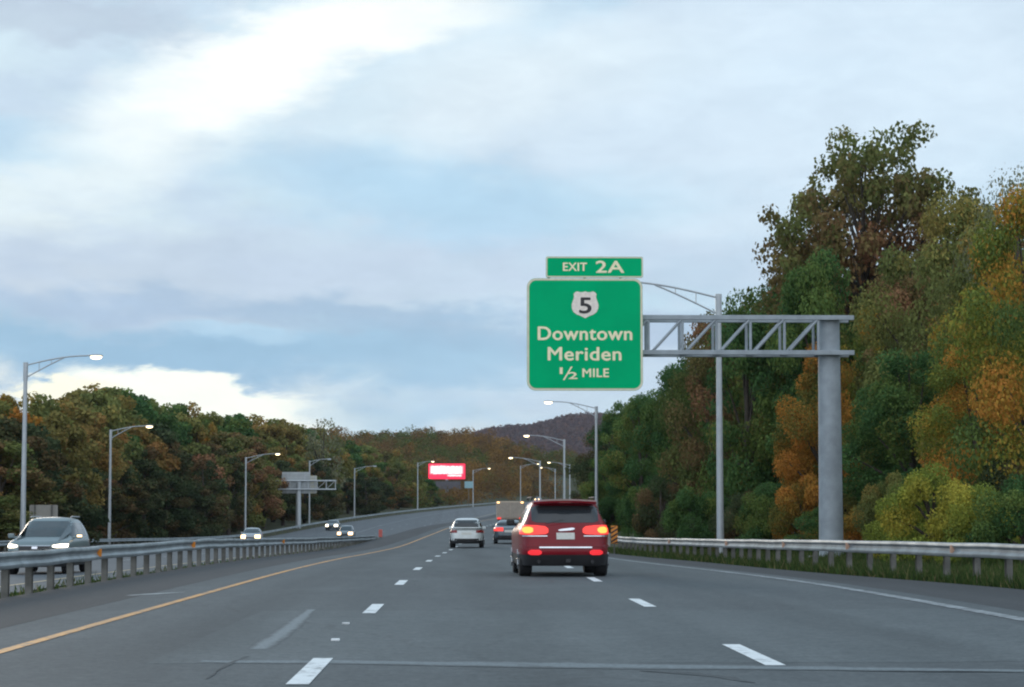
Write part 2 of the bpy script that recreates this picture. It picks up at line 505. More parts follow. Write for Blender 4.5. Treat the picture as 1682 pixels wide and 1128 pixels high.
LM = {
 'green': leafmat('leaves_green', [(0.0, (0.026, 0.060, 0.026)), (0.45, (0.050, 0.098, 0.034)), (0.8, (0.095, 0.130, 0.036)), (1.0, (0.16, 0.11, 0.035))], gain=1.45),
 'olive': leafmat('leaves_olive', [(0.0, (0.055, 0.070, 0.027)), (0.5, (0.100, 0.105, 0.034)), (0.8, (0.15, 0.115, 0.036)), (1.0, (0.20, 0.09, 0.035))], gain=2.0),
 'rust': leafmat('leaves_rust', [(0.0, (0.075, 0.088, 0.032)), (0.4, (0.125, 0.105, 0.036)), (0.75, (0.185, 0.115, 0.040)), (1.0, (0.22, 0.100, 0.040))], gain=1.6),
 'orange': leafmat('leaves_orange', [(0.0, (0.055, 0.075, 0.026)), (0.25, (0.11, 0.10, 0.028)), (0.5, (0.24, 0.125, 0.028)), (0.8, (0.30, 0.125, 0.03)), (1.0, (0.34, 0.17, 0.035))], gain=1.55),
 'yellow': leafmat('leaves_yellow_green', [(0.0, (0.060, 0.085, 0.022)), (0.45, (0.12, 0.14, 0.028)), (0.8, (0.20, 0.17, 0.03)), (1.0, (0.28, 0.16, 0.03))], gain=2.0),
 'brown': leafmat('leaves_brown_green', [(0.0, (0.054, 0.078, 0.028)), (0.4, (0.084, 0.094, 0.032)), (0.7, (0.125, 0.086, 0.040)), (1.0, (0.18, 0.080, 0.050))], gain=1.7),
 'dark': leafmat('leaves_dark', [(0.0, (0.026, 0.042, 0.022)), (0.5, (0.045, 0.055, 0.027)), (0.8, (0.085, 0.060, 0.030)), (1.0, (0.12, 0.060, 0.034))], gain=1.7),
 'mixed': leafmat('leaves_mixed_autumn', [(0.0, (0.035, 0.062, 0.024)), (0.3, (0.075, 0.105, 0.030)), (0.5, (0.14, 0.15, 0.03)), (0.68, (0.26, 0.14, 0.03)), (0.85, (0.30, 0.12, 0.03)), (1.0, (0.20, 0.08, 0.04))], gain=1.65),
 'pale': leafmat('leaves_pale', [(0.0, (0.13, 0.15, 0.08)), (0.6, (0.20, 0.20, 0.12)), (1.0, (0.26, 0.24, 0.16))]),
 'grass': leafmat('grass_blades', [(0.0, (0.035, 0.060, 0.022)), (0.5, (0.065, 0.105, 0.032)), (0.85, (0.12, 0.12, 0.05)), (1.0, (0.20, 0.16, 0.09))]),
}


# ------------------------------------------------------------------ the lie of the land
def smooth_interp(xs, ys):
    xs = np.array(xs, float); ys = np.array(ys, float)
    m = np.gradient(ys, xs)
    m[0] = (ys[1]-ys[0])/(xs[1]-xs[0]); m[-1] = (ys[-1]-ys[-2])/(xs[-1]-xs[-2])

    def f(x):
        x = min(max(x, xs[0]), xs[-1])
        i = min(int(np.searchsorted(xs, x, 'right'))-1, len(xs)-2); i = max(i, 0)
        h = xs[i+1]-xs[i]; t = (x-xs[i])/h
        return float((2*t**3-3*t*t+1)*ys[i] + (t**3-2*t*t+t)*h*m[i] + (-2*t**3+3*t*t)*ys[i+1] + (t**3-t*t)*h*m[i+1])
    return f


def cv(Y):                       # centre offset of the long right-hand bend
    return 9.7e-5*Y*Y if Y > 0 else 0.0


eL = smooth_interp([-60, 0, 35, 50, 73, 85, 97, 112, 127, 142, 165, 198, 240, 290, 332, 400, 500, 600, 700, 1000], [0, 0, 0, 0, -.07, -.14, -.19, -.23, -.19, -.08, .12, .46, .72, 1.05, 1.35, 2.1, 3.7, 5.1, 6.9, 8.6])
eN = smooth_interp([-60, 30, 65, 110, 200, 250, 290, 332, 400, 500, 600, 700, 1000], [-.3, -.3, -.35, -.55, -.75, -.78, -.25, .6, 1.7, 3.5, 5.0, 6.8, 8.5])
eF = smooth_interp([-60, 60, 110, 150, 198, 240, 288, 330, 400, 500, 600, 700, 1000], [-.45, -.45, -.55, -.9, -1.2, -1.45, -1.25, 0, 1.6, 3.5, 5.0, 6.8, 8.5])
oF = smooth_interp([-60, 110, 150, 198, 240, 288, 330, 400, 500, 600, 1000], [-23.7, -23.7, -29, -34, -34.6, -34, -31.6, -29, -25.7, -25, -25])
oR = smooth_interp([-60, 20, 38, 52, 72, 105, 160, 1000], [9.9, 9.9, 9.4, 8.3, 7.8, 6.1, 5.8, 5.8])      # right edge of pavement (offset)
oRail = smooth_interp([-60, 20, 38, 52, 72, 105, 120], [10.7, 10.3, 9.8, 8.75, 8.3, 6.9, 6.5])
eR = smooth_interp([-60, 38, 52, 72, 105, 150, 240, 332, 400, 500, 600, 1000], [.02, .02, -.05, -.2, -.36, -.15, .5, 1.2, 2.0, 3.5, 4.8, 8.4])
oWL = smooth_interp([-60, 0, 20, 40, 74, 110, 1000], [6.7, 6.55, 6.58, 6.60, 4.75, 4.2, 4.2])    # right white line
YEL, DL, DR = -4.15, -1.16, 2.62

Ys = sorted(set([-60, -40, -20] + list(range(-10, 160, 3)) + list(range(160, 340, 6)) + list(range(340, 620, 12)) + list(range(620, 1001, 40))))


def ours(off, Y):               # point on our carriageway
    return Vector((off + cv(Y), Y, eL(Y) + (eR(Y)-eL(Y))*max(0, min(1, (off-4.0)/(oR(Y)-4.0)))))


def opp(u, Y):                  # point on the oncoming carriageway; u 0 = median edge, 1 = far edge
    a, b = -9.3, oF(Y)+0.6
    return Vector((a+(b-a)*u+cv(Y), Y, eN(Y)+(eF(Y)-eN(Y))*u))


def opp_off(off, Y):
    a, b = -9.3, oF(Y)+0.6
    return opp((off-a)/(b-a), Y)


RIDGE = ([440, 600, 700, 770, 820, 870, 960, 1100, 1500], [26, 19.5, 23, 22.5, 19.5, 15, 12, 11, 11])


def hill(X, Y):
    if Y < 560: return 0.0
    px = 745 + 3617*X/Y
    top = float(np.interp(px, *RIDGE))
    h = float(np.interp(Y, [560, 700, 850, 1000, 1200, 1600, 2500], [0, .17, .62, .95, 1.0, .8, .7]))*top
    h *= 1.0
    far = 160*math.exp(-((Y-3700)/700.0)**2)*math.exp(-(((X-330)/430.0)**2)**1.1)
    far *= 1 + 0.05*math.sin(X*0.013+1)+0.03*math.sin(X*0.037)
    return h + far


def ground_at(X, Y):
    c = cv(min(Y, 1000)); off = X-c
    L, Rr = oF(Y), oR(Y)
    if off < L:
        d = L-off
        return eF(Y) + hill(X, Y) * min(1, d/60 if Y < 900 else 1) + min(d*0.02, 3)
    if off > Rr:
        d = off-Rr
        return eR(Y)+hill(X, Y)*min(1, d/60 if Y < 900 else 1) + (min(max(0, d-3)*0.10, 6) if Y < 900 else 0)
    return eL(Y) + (hill(X, Y) if Y > 950 else 0)


def build_ground():
    gy = Ys + [1060, 1150, 1300, 1500, 1800, 2200, 2600, 2900, 3100, 3250, 3400, 3550, 3700, 3900, 4200, 5000, 7000]
    outL = [3000, 1500, 900, 600, 450, 300, 220, 160, 110, 70, 40, 20, 8, 3]
    outR = [1, 3, 6, 10, 18, 30, 50, 80, 120, 170, 240, 330, 420, 520, 640, 800, 1000, 1500, 3000]
    V, cols = [], []
    for Y in gy:
        Yc = min(Y, 1000)
        c = cv(Yc); L = oF(Y); Rr = oR(Y)
        row = []
        for d in outL:
            X = c+L-d; row.append((X, Y, ground_at(X, Y)-0.03))
        p = opp(1, Yc); row.append((p.x, Y, p.z-0.03 + (hill(p.x, Y) if Y > 1000 else 0)))
        p = opp(0, Yc); row.append((p.x, Y, p.z-0.03 + (hill(p.x, Y) if Y > 1000 else 0)))
        p = Vector((-8.3+c, Y, (eL(Yc)+eN(Yc))/2-0.08)); row.append((p.x, Y, p.z + (hill(p.x, Y) if Y > 1000 else 0)))
        p = ours(-7.0, Yc); row.append((p.x, Y, p.z-0.03 + (hill(p.x, Y) if Y > 1000 else 0)))
        p = ours(4.0, Yc); row.append((p.x, Y, p.z-0.03 + (hill(p.x, Y) if Y > 1000 else 0)))
        p = ours(Rr, Yc); row.append((p.x, Y, p.z-0.03 + (hill(p.x, Y) if Y > 1000 else 0)))
        for d in outR:
            X = c+Rr+d; row.append((X, Y, ground_at(X, Y)-0.03))
        V += row; n = len(row)
    F = []
    for i in range(len(gy)-1):
        for k in range(n-1):
            a = i*n+k; F.append((a, a+1, a+n+1, a+n))
    me = npmesh('ground', V, F, M['ground'], smooth=True)
    tag(link('ground', me), kind='structure')


def ground_mat():
    m = bpy.data.materials.new('ground_cover'); m.use_nodes = True
    nt = NT(m.node_tree); p = nt.n['Principled BSDF']
    v = nt.node('ShaderNodeTexCoord').outputs['Object']
    f, _ = nt.noise(v, 0.8, 6, 0.65); g, _ = nt.noise(v, 0.03, 5, 0.65); g2, _ = nt.noise(v, 0.10, 3, 0.7)
    near = nt.mix(nt.smooth(f, 0.35, 0.65), (0.050, 0.062, 0.030), (0.085, 0.078, 0.055))
    far = nt.mix(nt.smooth(g2, 0.35, 0.65), nt.mix(nt.smooth(g, 0.35, 0.65), (0.085, 0.042, 0.040), (0.13, 0.062, 0.035)), (0.050, 0.036, 0.032))
    sp = nt.node('ShaderNodeSeparateXYZ'); nt.put(sp.inputs[0], v)
    nt.put(p.inputs['Base Color'], nt.mix(nt.smooth(sp.outputs[1], 1100, 1600), near, far))
    p.inputs['Roughness'].default_value = 0.95
    p.inputs['Specular IOR Level'].default_value = 0.1
    return m


M['ground'] = ground_mat()
build_ground()


def strip(name, fa, fb, lift, m, ya=-60, yb=1000, step=None, nsub=1):
    """road sheet between two edge functions"""
    ys = [y for y in Ys if ya < y < yb]; ys = [ya]+ys+[yb]
    V, F = [], []
    w = nsub+1
    for y in ys:
        a, b = fa(y), fb(y)
        for k in range(w):
            p = a.lerp(b, k/nsub); V.append((p.x, p.y, p.z+lift))
    for i in range(len(ys)-1):
        for k in range(nsub):
            a = i*w+k; F.append((a, a+1, a+w+1, a+w))
    return V, F


def strip_obj(name, parts, m, kind='structure', soft=False):
    V, F = [], []
    for v, f in parts:
        b = len(V); V += v; F += [tuple(i+b for i in q) for q in f]
    at_ = {'edge': [1.0 if i % 3 == 1 else 0.0 for i in range(len(V))]} if soft else None
    o = link(name, npmesh(name, V, F, m, attr=at_))
    if kind: tag(o, kind=kind)
    return o


def O(off): return lambda y: ours(off, y)
def Q(off): return lambda y: opp_off(off, y)


strip_obj('shoulder', [strip('', O(-7.0), O(-5.05), 0.002, None)], M['asphalt_dark'])
strip_obj('road', [strip('', O(-5.05), O(4.0), 0.0, None, nsub=3), strip('', O(4.0), lambda y: ours(oWL(y)+0.55, y), 0.0, None, nsub=2)], M['asphalt'])
strip_obj('right_shoulder', [strip('', lambda y: ours(oWL(y)+0.55, y), lambda y: ours(oR(y), y), 0.0, None)], M['asphalt_dark'])
strip_obj('oncoming_road', [strip('', lambda y: opp(1, y), lambda y: opp(0, y), 0.0, None, nsub=4)], M['asphalt_old'])

strip_obj('asphalt_patch', [strip('', O(-2.6), O(4.0), 0.0012, None, 18.6, 29.3), strip('', O(4.0), lambda y: ours(oWL(y)-.3, y), 0.0012, None, 18.6, 29.3)],
          asphalt('asphalt_patch', (0.096, 0.112, 0.118), (0.074, 0.088, 0.094), True))
# painted lines
def line(f, off, w, ya, yb): return strip('', lambda y: f(off-w/2, y), lambda y: f(off+w/2, y), 0.0055, None, ya, yb)


def lane_dash(offs, f, start, n, L=3.05, w=0.17):
    out = []
    for off in offs:
        for k in range(n):
            y = start+k*12.2
            out.append(line(f, off, w, y, y+L))
    return out


strip_obj('yellow_line', [line(ours, YEL, 0.13, -60, 1000)], M['yellow_line'])
strip_obj('lane_lines', lane_dash([DL], ours, 16.2-24.4, 50) + lane_dash([DR], ours, 18.2-24.4, 50), M['white_line'])
strip_obj('edge_line', [strip('', lambda y: ours(oWL(y)-0.10, y), lambda y: ours(oWL(y)+0.12, y), 0.0055, None)], M['edge_line'])
strip_obj('oncoming_lines', lane_dash([-14.3, -18.0], opp_off, -8, 40) + [line(opp_off, -21.6, 0.13, -60, 1000)], M['edge_line'])
strip_obj('oncoming_yellow_line', [line(opp_off, -10.6, 0.14, -60, 1000)], mat('faded_yellow_line', (0.45, 0.36, 0.22), 0.7))


def softmat(name, col, amt):
    # a stain or smear that wears out into the asphalt round it
    return asphalt(name, (0.084, 0.097, 0.103), (0.064, 0.075, 0.081), True, col, amt)


# patches, joints and stray marks on our lanes
def ribbon(pts, widths, lift, wob=0.02):
    V, F = [], []
    pts = [Vector(p) for p in pts]
    # resample
    P, Wd = [], []
    for i in range(len(pts)-1):
        n = max(2, int((pts[i+1]-pts[i]).length/0.35))
        for k in range(n):
            t = k/n; P.append(pts[i].lerp(pts[i+1], t)); Wd.append(widths[i]*(1-t)+widths[i+1]*t)
    P.append(pts[-1]); Wd.append(widths[-1])
    for i, p in enumerate(P):
        t = (P[min(i+1, len(P)-1)]-P[max(i-1, 0)]); t.z = 0; t.normalize(); s = Vector((t.y, -t.x, 0))
        w = Wd[i]/2
        a = p+s*(w+random.uniform(-wob, wob)); b = p-s*(w+random.uniform(-wob, wob))
        V += [(a.x, a.y, a.z+lift), (p.x, p.y, p.z+lift), (b.x, b.y, b.z+lift)]
    for i in range(len(P)-1):
        F.append((3*i+3, 3*i+4, 3*i+1, 3*i)); F.append((3*i+4, 3*i+5, 3*i+2, 3*i+1))
    return V, F


def gp(px, py):                  # point of the (flat) near road seen at px, py
    d = ray(px, py); k = -CAMZ/d.z
    return Vector((d.x*k, d.y*k, ours(d.x*k-cv(d.y*k), d.y*k).z))


strip_obj('pavement_joint', [ribbon([gp(330, 1086), gp(545, 1087), gp(900, 1092), gp(1300, 1097), gp(1682, 1103)], [.40, .6, .85, .6, .4], 0.0026, .05)], softmat('road_sealer', (0.165, 0.195, 0.21), .85), soft=True)
strip_obj('pavement_scar', [ribbon([gp(425, 1066), gp(470, 1035), gp(512, 1001)], [.24, .25, .16], 0.0026)], softmat('scuffed_paint', (0.21, 0.24, 0.255), .75), soft=True)
strip_obj('tar_seam', [ribbon([gp(1050, 1102), gp(1120, 1105), gp(1190, 1112), gp(1240, 1122)], [.06, .22, .16, .04], 0.0038),
                       ribbon([gp(340, 1115), gp(372, 1092), gp(405, 1078)], [.03, .04, .03], 0.0038)], softmat('road_tar', (0.045, .05, .054), .7), soft=True)
strip_obj('shoulder_scrape', [ribbon([gp(210, 978), gp(250, 975.5), gp(303, 972.5)], [.12, .34, .10], 0.0026)], softmat('scrape_dust', (.42, .45, .46), .9), soft=True)
for px, py in ((568, 1025), (551, 1052)):
    g = gp(px, py)
    b = MB(); b.box((g.x, g.y, g.z+0.008), (0.085, 0.10, 0.024))
    o = b.build('road_stud', M['white_line'], bevel=0.006)
    tag(o, 'small white stud on the asphalt %s the near left lane dashes' % ('farther between' if py < 1040 else 'closer between'), 'road stud', 'small white studs between lane dashes')


# ------------------------------------------------------------------ guardrails
WB = [(0.0, .70), (.035, .695), (.055, .665), (.055, .635), (.01, .585), (.01, .545), (.055, .495), (.055, .465), (.035, .435), (0.0, .43)]


def wprof(side, off):            # W-beam, bulging to `side`
    front = [(side*(off+o), h) for o, h in WB]
    back = [(side*(off+o-0.008), h) for o, h in reversed(WB)]
    return front+back


def guardrail(path, side, y_posts, label, both=False, stuff_from=None, reflectors=(), rmat=None, lift=0.0, zlift=0.0):
    root = empty('guardrail', path(y_posts[0]))
    base = root.location.copy()
    tag(root, label, 'guardrail')
    y0, y1 = y_posts[0], y_posts[-1]
    step = 2.0 if y1-y0 < 200 else 6.0
    ys = list(np.arange(y0, y1, step))+[y1]
    wr = random.Random(int(y0))
    pts = [path(float(y))-base+Vector((wr.uniform(-.012, .012), 0, zlift+wr.uniform(-.010, .010))) for y in ys]   # slightly battered line
    b = MB(); b.sweep(pts, wprof(side, 0.12), closed=True)
    b.build('rail', M['rail'], root, smooth=40)
    if both:
        b = MB(); b.sweep(pts, wprof(-side, 0.12), closed=True)
        b.build('rail', M['rail'], root, smooth=40)
    rest = MB()
    for i, y in enumerate(y_posts):
        p = path(float(y))-base
        t = (path(float(y)+1)-path(float(y))); rz = -math.atan2(t.x, t.y)
        target = MB() if (stuff_from is None or i < stuff_from) else rest
        lean = random.uniform(-.012, .012)
        # I-section steel post with its block
        for dy in (-0.07, 0.07):
            target.box((p.x, p.y+dy, p.z+.30), (0.11, 0.012, 0.76), rz)
        target.box((p.x, p.y, p.z+.30), (0.012, 0.138, 0.76), rz)
        target.box((p.x+side*0.065, p.y, p.z+.565), (0.10, 0.15, 0.26), rz)
        if both: target.box((p.x-side*0.065, p.y, p.z+.565), (0.10, 0.15, 0.26), rz)
        if target is not rest: target.build('post', M['post'], root)
    if rest.v: tag(rest.build('post', M['post'], root), kind='stuff')
    for (y, z) in reflectors:
        p = path(y)-base
        b = MB(); b.box((p.x+side*0.15, p.y, p.z+z), (0.13, 0.02, 0.15)); b.box((p.x+side*.12, p.y+.02, p.z+z), (.03, .03, .16))
        b.build('reflector', rmat, root)
    return root


def med_path(y):
    # the median rail sinks gently into the swale with distance
    dz = float(np.interp(y, [0, 60, 97, 145, 400], [0, -.03, -.30, -.56, -.6]))
    return Vector((-7.25+cv(y), y, dz))


mp_y = [24+1.905*k for k in range(64)]
guardrail(med_path, 1, mp_y, 'galvanised guardrail with orange reflectors along the median left of the yellow line', both=True,
          reflectors=[(43.3, .575), (57.7, .575), (83.5, .575)], rmat=M['amber'])
guardrail(lambda y: Vector((oRail(y)+cv(y), y, eR(y)+0.06)), -1, [22+1.905*k for k in range(45)],
          'galvanised guardrail on the grassy verge right of the white edge line',
          reflectors=[(42, .575), (50, .575), (58, .575), (70, .575), (85, .575)], rmat=M['amber_pale'])
guardrail(lambda y: Vector((oF(y)+cv(y), y, eF(y))), 1, [60+3.81*k for k in range(150)],
          'long galvanised guardrail along the far side of the oncoming lanes below the wood', stuff_from=99, zlift=0.0)

# marker at the end of the median rail, and the end treatment of the right one
p = at(625, 886, 146)
t = empty('rail_end_marker', (p.x, 146, med_path(145).z)); tag(t, 'faded red marker post at the far end of the median guardrail', 'marker')
MB().tube([(0, 0, -.1), (0, 0, 1.05)], .035).build('post', M['post'], t)
MB().box((0, -.05, .85), (.24, .03, .5)).build('plate', M['red_marker'], t, bevel=.01)


def object_marker():
    Y = 100.0
    px = at(1009, 870, Y)
    t = empty('object_marker', (px.x, Y, eR(Y)+.0)); tag(t, 'orange and black striped hazard plate at the end of the right guardrail', 'hazard marker')
    MB().box((0, .05, .45), (.06, .05, 1.1)).build('post', M['post'], t)
    MB().box((0, 0, .86), (.30, .012, .82)).build('plate', M['amber'], t)
    b = MB()
    for k in range(-2, 5):
        z = .5+k*.2
        pts = [(-.145, z), (.145, z+.18), (.145, z+.26), (-.145, z+.08)]
        pts = [(x, min(max(zz, .45), 1.27)) for x, zz in pts]
        if abs(pts[0][1]-pts[3][1]) + abs(pts[1][1]-pts[2][1]) < .02: continue
        b.face([(x, -.011, zz) for x, zz in pts])
    b.build('stripes', M['black'], t)
    t = empty('guardrail_terminal', (px.x-.42, Y-.4, eR(Y))); tag(t, 'boxy pale grey guardrail end piece beside the striped hazard plate', 'guardrail end')
    b = MB(); b.box((0, 0, .62), (.42, .5, .62)); b.build('head', M['sign_back_tan'], t, bevel=.04)
    b = MB(); b.box((0, .1, .15), (.15, .15, .5)); b.build('post', M['post'], t)


object_marker()


# ------------------------------------------------------------------ street lamps
def lamp_post(name, x, y, z, H, side, arm, lit, label, group, tone=None):
    t = empty(name, (x, y, z)); tag(t, label, 'street lamp', group)
    MB().tube([(0, 0, 0), (0, 0, 0.05), (0, 0, 0.06), (0, 0, H)], [.26, .26, .145, .095], 14).build('pole', M['galv'], t, smooth=35)
    rise = arm*0.16
    up, lo = [], []
    for k in range(11):
        u = k/10
        up.append((side*arm*u, 0, H-.12 + rise*math.sin(u*math.pi/2)))
    for k in range(8):
        u = k/7*.62
        zt = H-.12+rise*math.sin(u*math.pi/2)
        lo.append((side*arm*u, 0, zt-.62*(1-u/.62)-.03))
    b = MB(); b.tube(up, .038, 8); b.tube(lo, .034, 8)
    for u in (.22, .42):
        zt = H-.12+rise*math.sin(u*math.pi/2)
        b.tube([(side*arm*u, 0, zt), (side*arm*u, 0, zt-.62*(1-u/.62)-.03)], .02, 6)
    b.tube([(0, 0, H-.9), (0, 0, H+.03)], .125, 12)
    b.build('arm', M['galv'], t, smooth=35)
    # cobra head: flattened shell with a glass bowl below
    hx, hz = side*arm, H-.12+rise
    V, F = [], []
    n = 12
    prof = [(-.05, .035, .04), (.1, .09, .06), (.3, .15, .09), (.55, .17, .10), (.75, .12, .06), (.82, .03, .02)]
    for (l, w, h) in prof:
        for k in range(n):
            a = 2*math.pi*k/n
            V.append((hx+side*l, w*math.cos(a), hz+h*math.sin(a)*(1 if math.sin(a) > 0 else .45)))
    for i in range(len(prof)-1):
        for k in range(n):
            F.append((i*n+k, i*n+(k+1) % n, (i+1)*n+(k+1) % n, (i+1)*n+k))
    me = npmesh('lamp_head', V, F, M['galv'], smooth=True)
    hd = link('lamp_head', me, t)
    b = MB()
    V, F = [], []
    m_ = 8
    for j in range(m_+1):
        th = math.pi*j/m_
        for k in range(n):
            ph = 2*math.pi*k/n
            V.append((hx+side*(.46-.30*math.cos(th)), .16*math.sin(th)*math.cos(ph), hz-.06+.13*math.sin(th)*math.sin(ph)))
    for j in range(m_):
        for k in range(n):
            F.append((j*n+k, j*n+(k+1) % n, (j+1)*n+(k+1) % n, (j+1)*n+k))
    link('bulb', npmesh('bulb', V, F, M['lamp_lit'] if lit else M['lamp_off'], smooth=True), hd)
    return t


GL = 'street lamps beyond the oncoming lanes'
GR = 'street lamps along the right side of our lanes'
# (px of pole, py of pole top, distance, ground, arm, lit, label)
left_lamps = [
 (38, 596, 114, 3.15, True, 'tall grey street lamp by the grey crossover, tallest of the left row'),
 (180, 706, 198, 2.98, True, 'grey street lamp second from the left edge, arm over the oncoming lanes'),
 (403, 751, 288, 3.67, True, 'lit street lamp behind the oncoming car with two glaring headlights'),
 (508, 757, 345, 2.6, False, 'unlit street lamp just above the overhead sign seen from behind'),
 (582, 769, 400, 3.2, False, 'unlit street lamp between the overhead sign back and red billboard'),
 (686, 760, 480, 2.8, True, 'lit street lamp standing directly left of the red billboard'),
 (777, 772, 540, 3.5, True, 'lit street lamp standing directly right of the red billboard'),
 (855, 765, 640, 4.6, True, 'farthest lit street lamp whose arm points right above the beige truck'),
]
for px, py, Y, arm, lit, lab in left_lamps:
    X = at(px, 840, Y).x
    zt = at(px, py, Y).z
    zg = ground_at(X, Y)
    lamp_post('street_lamp', X, Y, zg, zt-zg, 1, arm, lit, lab, GL)
right_lamps = [
 (1183, 484, 85, 4.0, True, 'large grey street lamp nearest on the right, just left of the gantry post'),
 (980, 668, 170, 3.25, True, 'tall grey lamp post rising behind the maroon SUV below the green sign'),
 (927, 722, 240, 3.65, True, 'lit street lamp with arm reaching left above the maroon SUV roof'),
 (887, 757, 335, 4.0, True, 'lit street lamp whose slim arm points left between the beige truck and SUV'),
 (936, 763, 430, 3.6, True, 'distant lit street lamp partly behind the pole above the SUV roof'),
 (912, 770, 540, 3.0, True, 'farthest lit street lamp of the right row, low above the SUV roof'),
]
for px, py, Y, arm, lit, lab in right_lamps:
    X = at(px, 860, Y).x
    zt = at(px, py, Y).z
    zg = ground_at(X, Y)
    lamp_post('street_lamp', X, Y, zg, zt-zg, -1, arm, lit, lab, GR)


# ------------------------------------------------------------------ text
def text_mesh(s, size, name, m, parent, loc, off=0.0, width=None, depth=0.004, rx=R(90), align='CENTER'):
    c = bpy.data.curves.new(name, 'FONT')
    c.body = s; c.size = size; c.align_x = align; c.align_y = 'BOTTOM_BASELINE'
    c.resolution_u = 4; c.space_character = 1.06
    o = bpy.data.objects.new(name, c); COL.objects.link(o)
    bpy.context.view_layer.update()
    me = bpy.data.meshes.new_from_object(o.evaluated_get(bpy.context.evaluated_depsgraph_get()))
    bpy.data.objects.remove(o); bpy.data.curves.remove(c)
    co = np.empty(len(me.vertices)*3, dtype=np.float32); me.vertices.foreach_get('co', co); co = co.reshape(-1, 3)
    mn, mx = co.min(0), co.max(0)
    if width:
        k = width/(mx[0]-mn[0]); co[:, 0] = (co[:, 0]-(mn[0]+mx[0])/2)*k
    # a bold stroke: the same flat letters laid three deep, each a little aside
    tris = []
    for pl in me.polygons:
        vs = list(pl.vertices)
        for k in range(1, len(vs)-1): tris.append((vs[0], vs[k], vs[k+1]))
    T = np.array(tris); n0 = len(co); V3, F3 = [], []
    shifts = ((-off, 0, 0), (off, 0, 1), (0, -off*.7, 2), (0, off*.7, 3), (0, 0, 4))
    for j, (ddx, ddy, l) in enumerate(shifts):
        c2 = co.copy(); c2[:, 0] += ddx; c2[:, 1] += ddy; c2[:, 2] = .0015*l
        V3.append(c2); F3.append(T+n0*j)
    me = npmesh(name, np.concatenate(V3), np.concatenate(F3), m)
    ob = link(name, me, parent)
    ob.location = loc; ob.rotation_euler = (rx, 0, 0)
    return ob


def rrect(w, h, r, n=6):
    pts = []
    for cx, cy, a0 in ((w/2-r, h/2-r, 0), (-w/2+r, h/2-r, 90), (-w/2+r, -h/2+r, 180), (w/2-r, -h/2+r, 270)):
        for k in range(n+1):
            a = R(a0+90*k/n); pts.append((cx+r*math.cos(a), cy+r*math.sin(a)))
    return pts


def plate(pts, y0, y1, name, m, parent, c=(0, 0)):
    """flat panel: outline in x,z, front face at y0, back at y1"""
    b = MB()
    P = [(x+c[0], y0, z+c[1]) for x, z in pts]; Q_ = [(x+c[0], y1, z+c[1]) for x, z in pts]
    b.face(P); b.face(list(reversed(Q_)))
    n = len(pts)
    for k in range(n):
        b.face([P[k], P[(k+1) % n], Q_[(k+1) % n], Q_[k]])
    return b.build(name, m, parent)


def ring(po, pi, y, name, m, parent, c=(0, 0)):
    b = MB(); n = len(po)
    for k in range(n):
        j = (k+1) % n
        b.face([(po[k][0]+c[0], y, po[k][1]+c[1]), (po[j][0]+c[0], y, po[j][1]+c[1]), (pi[j][0]+c[0], y, pi[j][1]+c[1]), (pi[k][0]+c[0], y, pi[k][1]+c[1])])
    return b.build(name, m, parent)


# ------------------------------------------------------------------ cantilever gantry and exit sign
GY = 74.0
S = FPX/GY


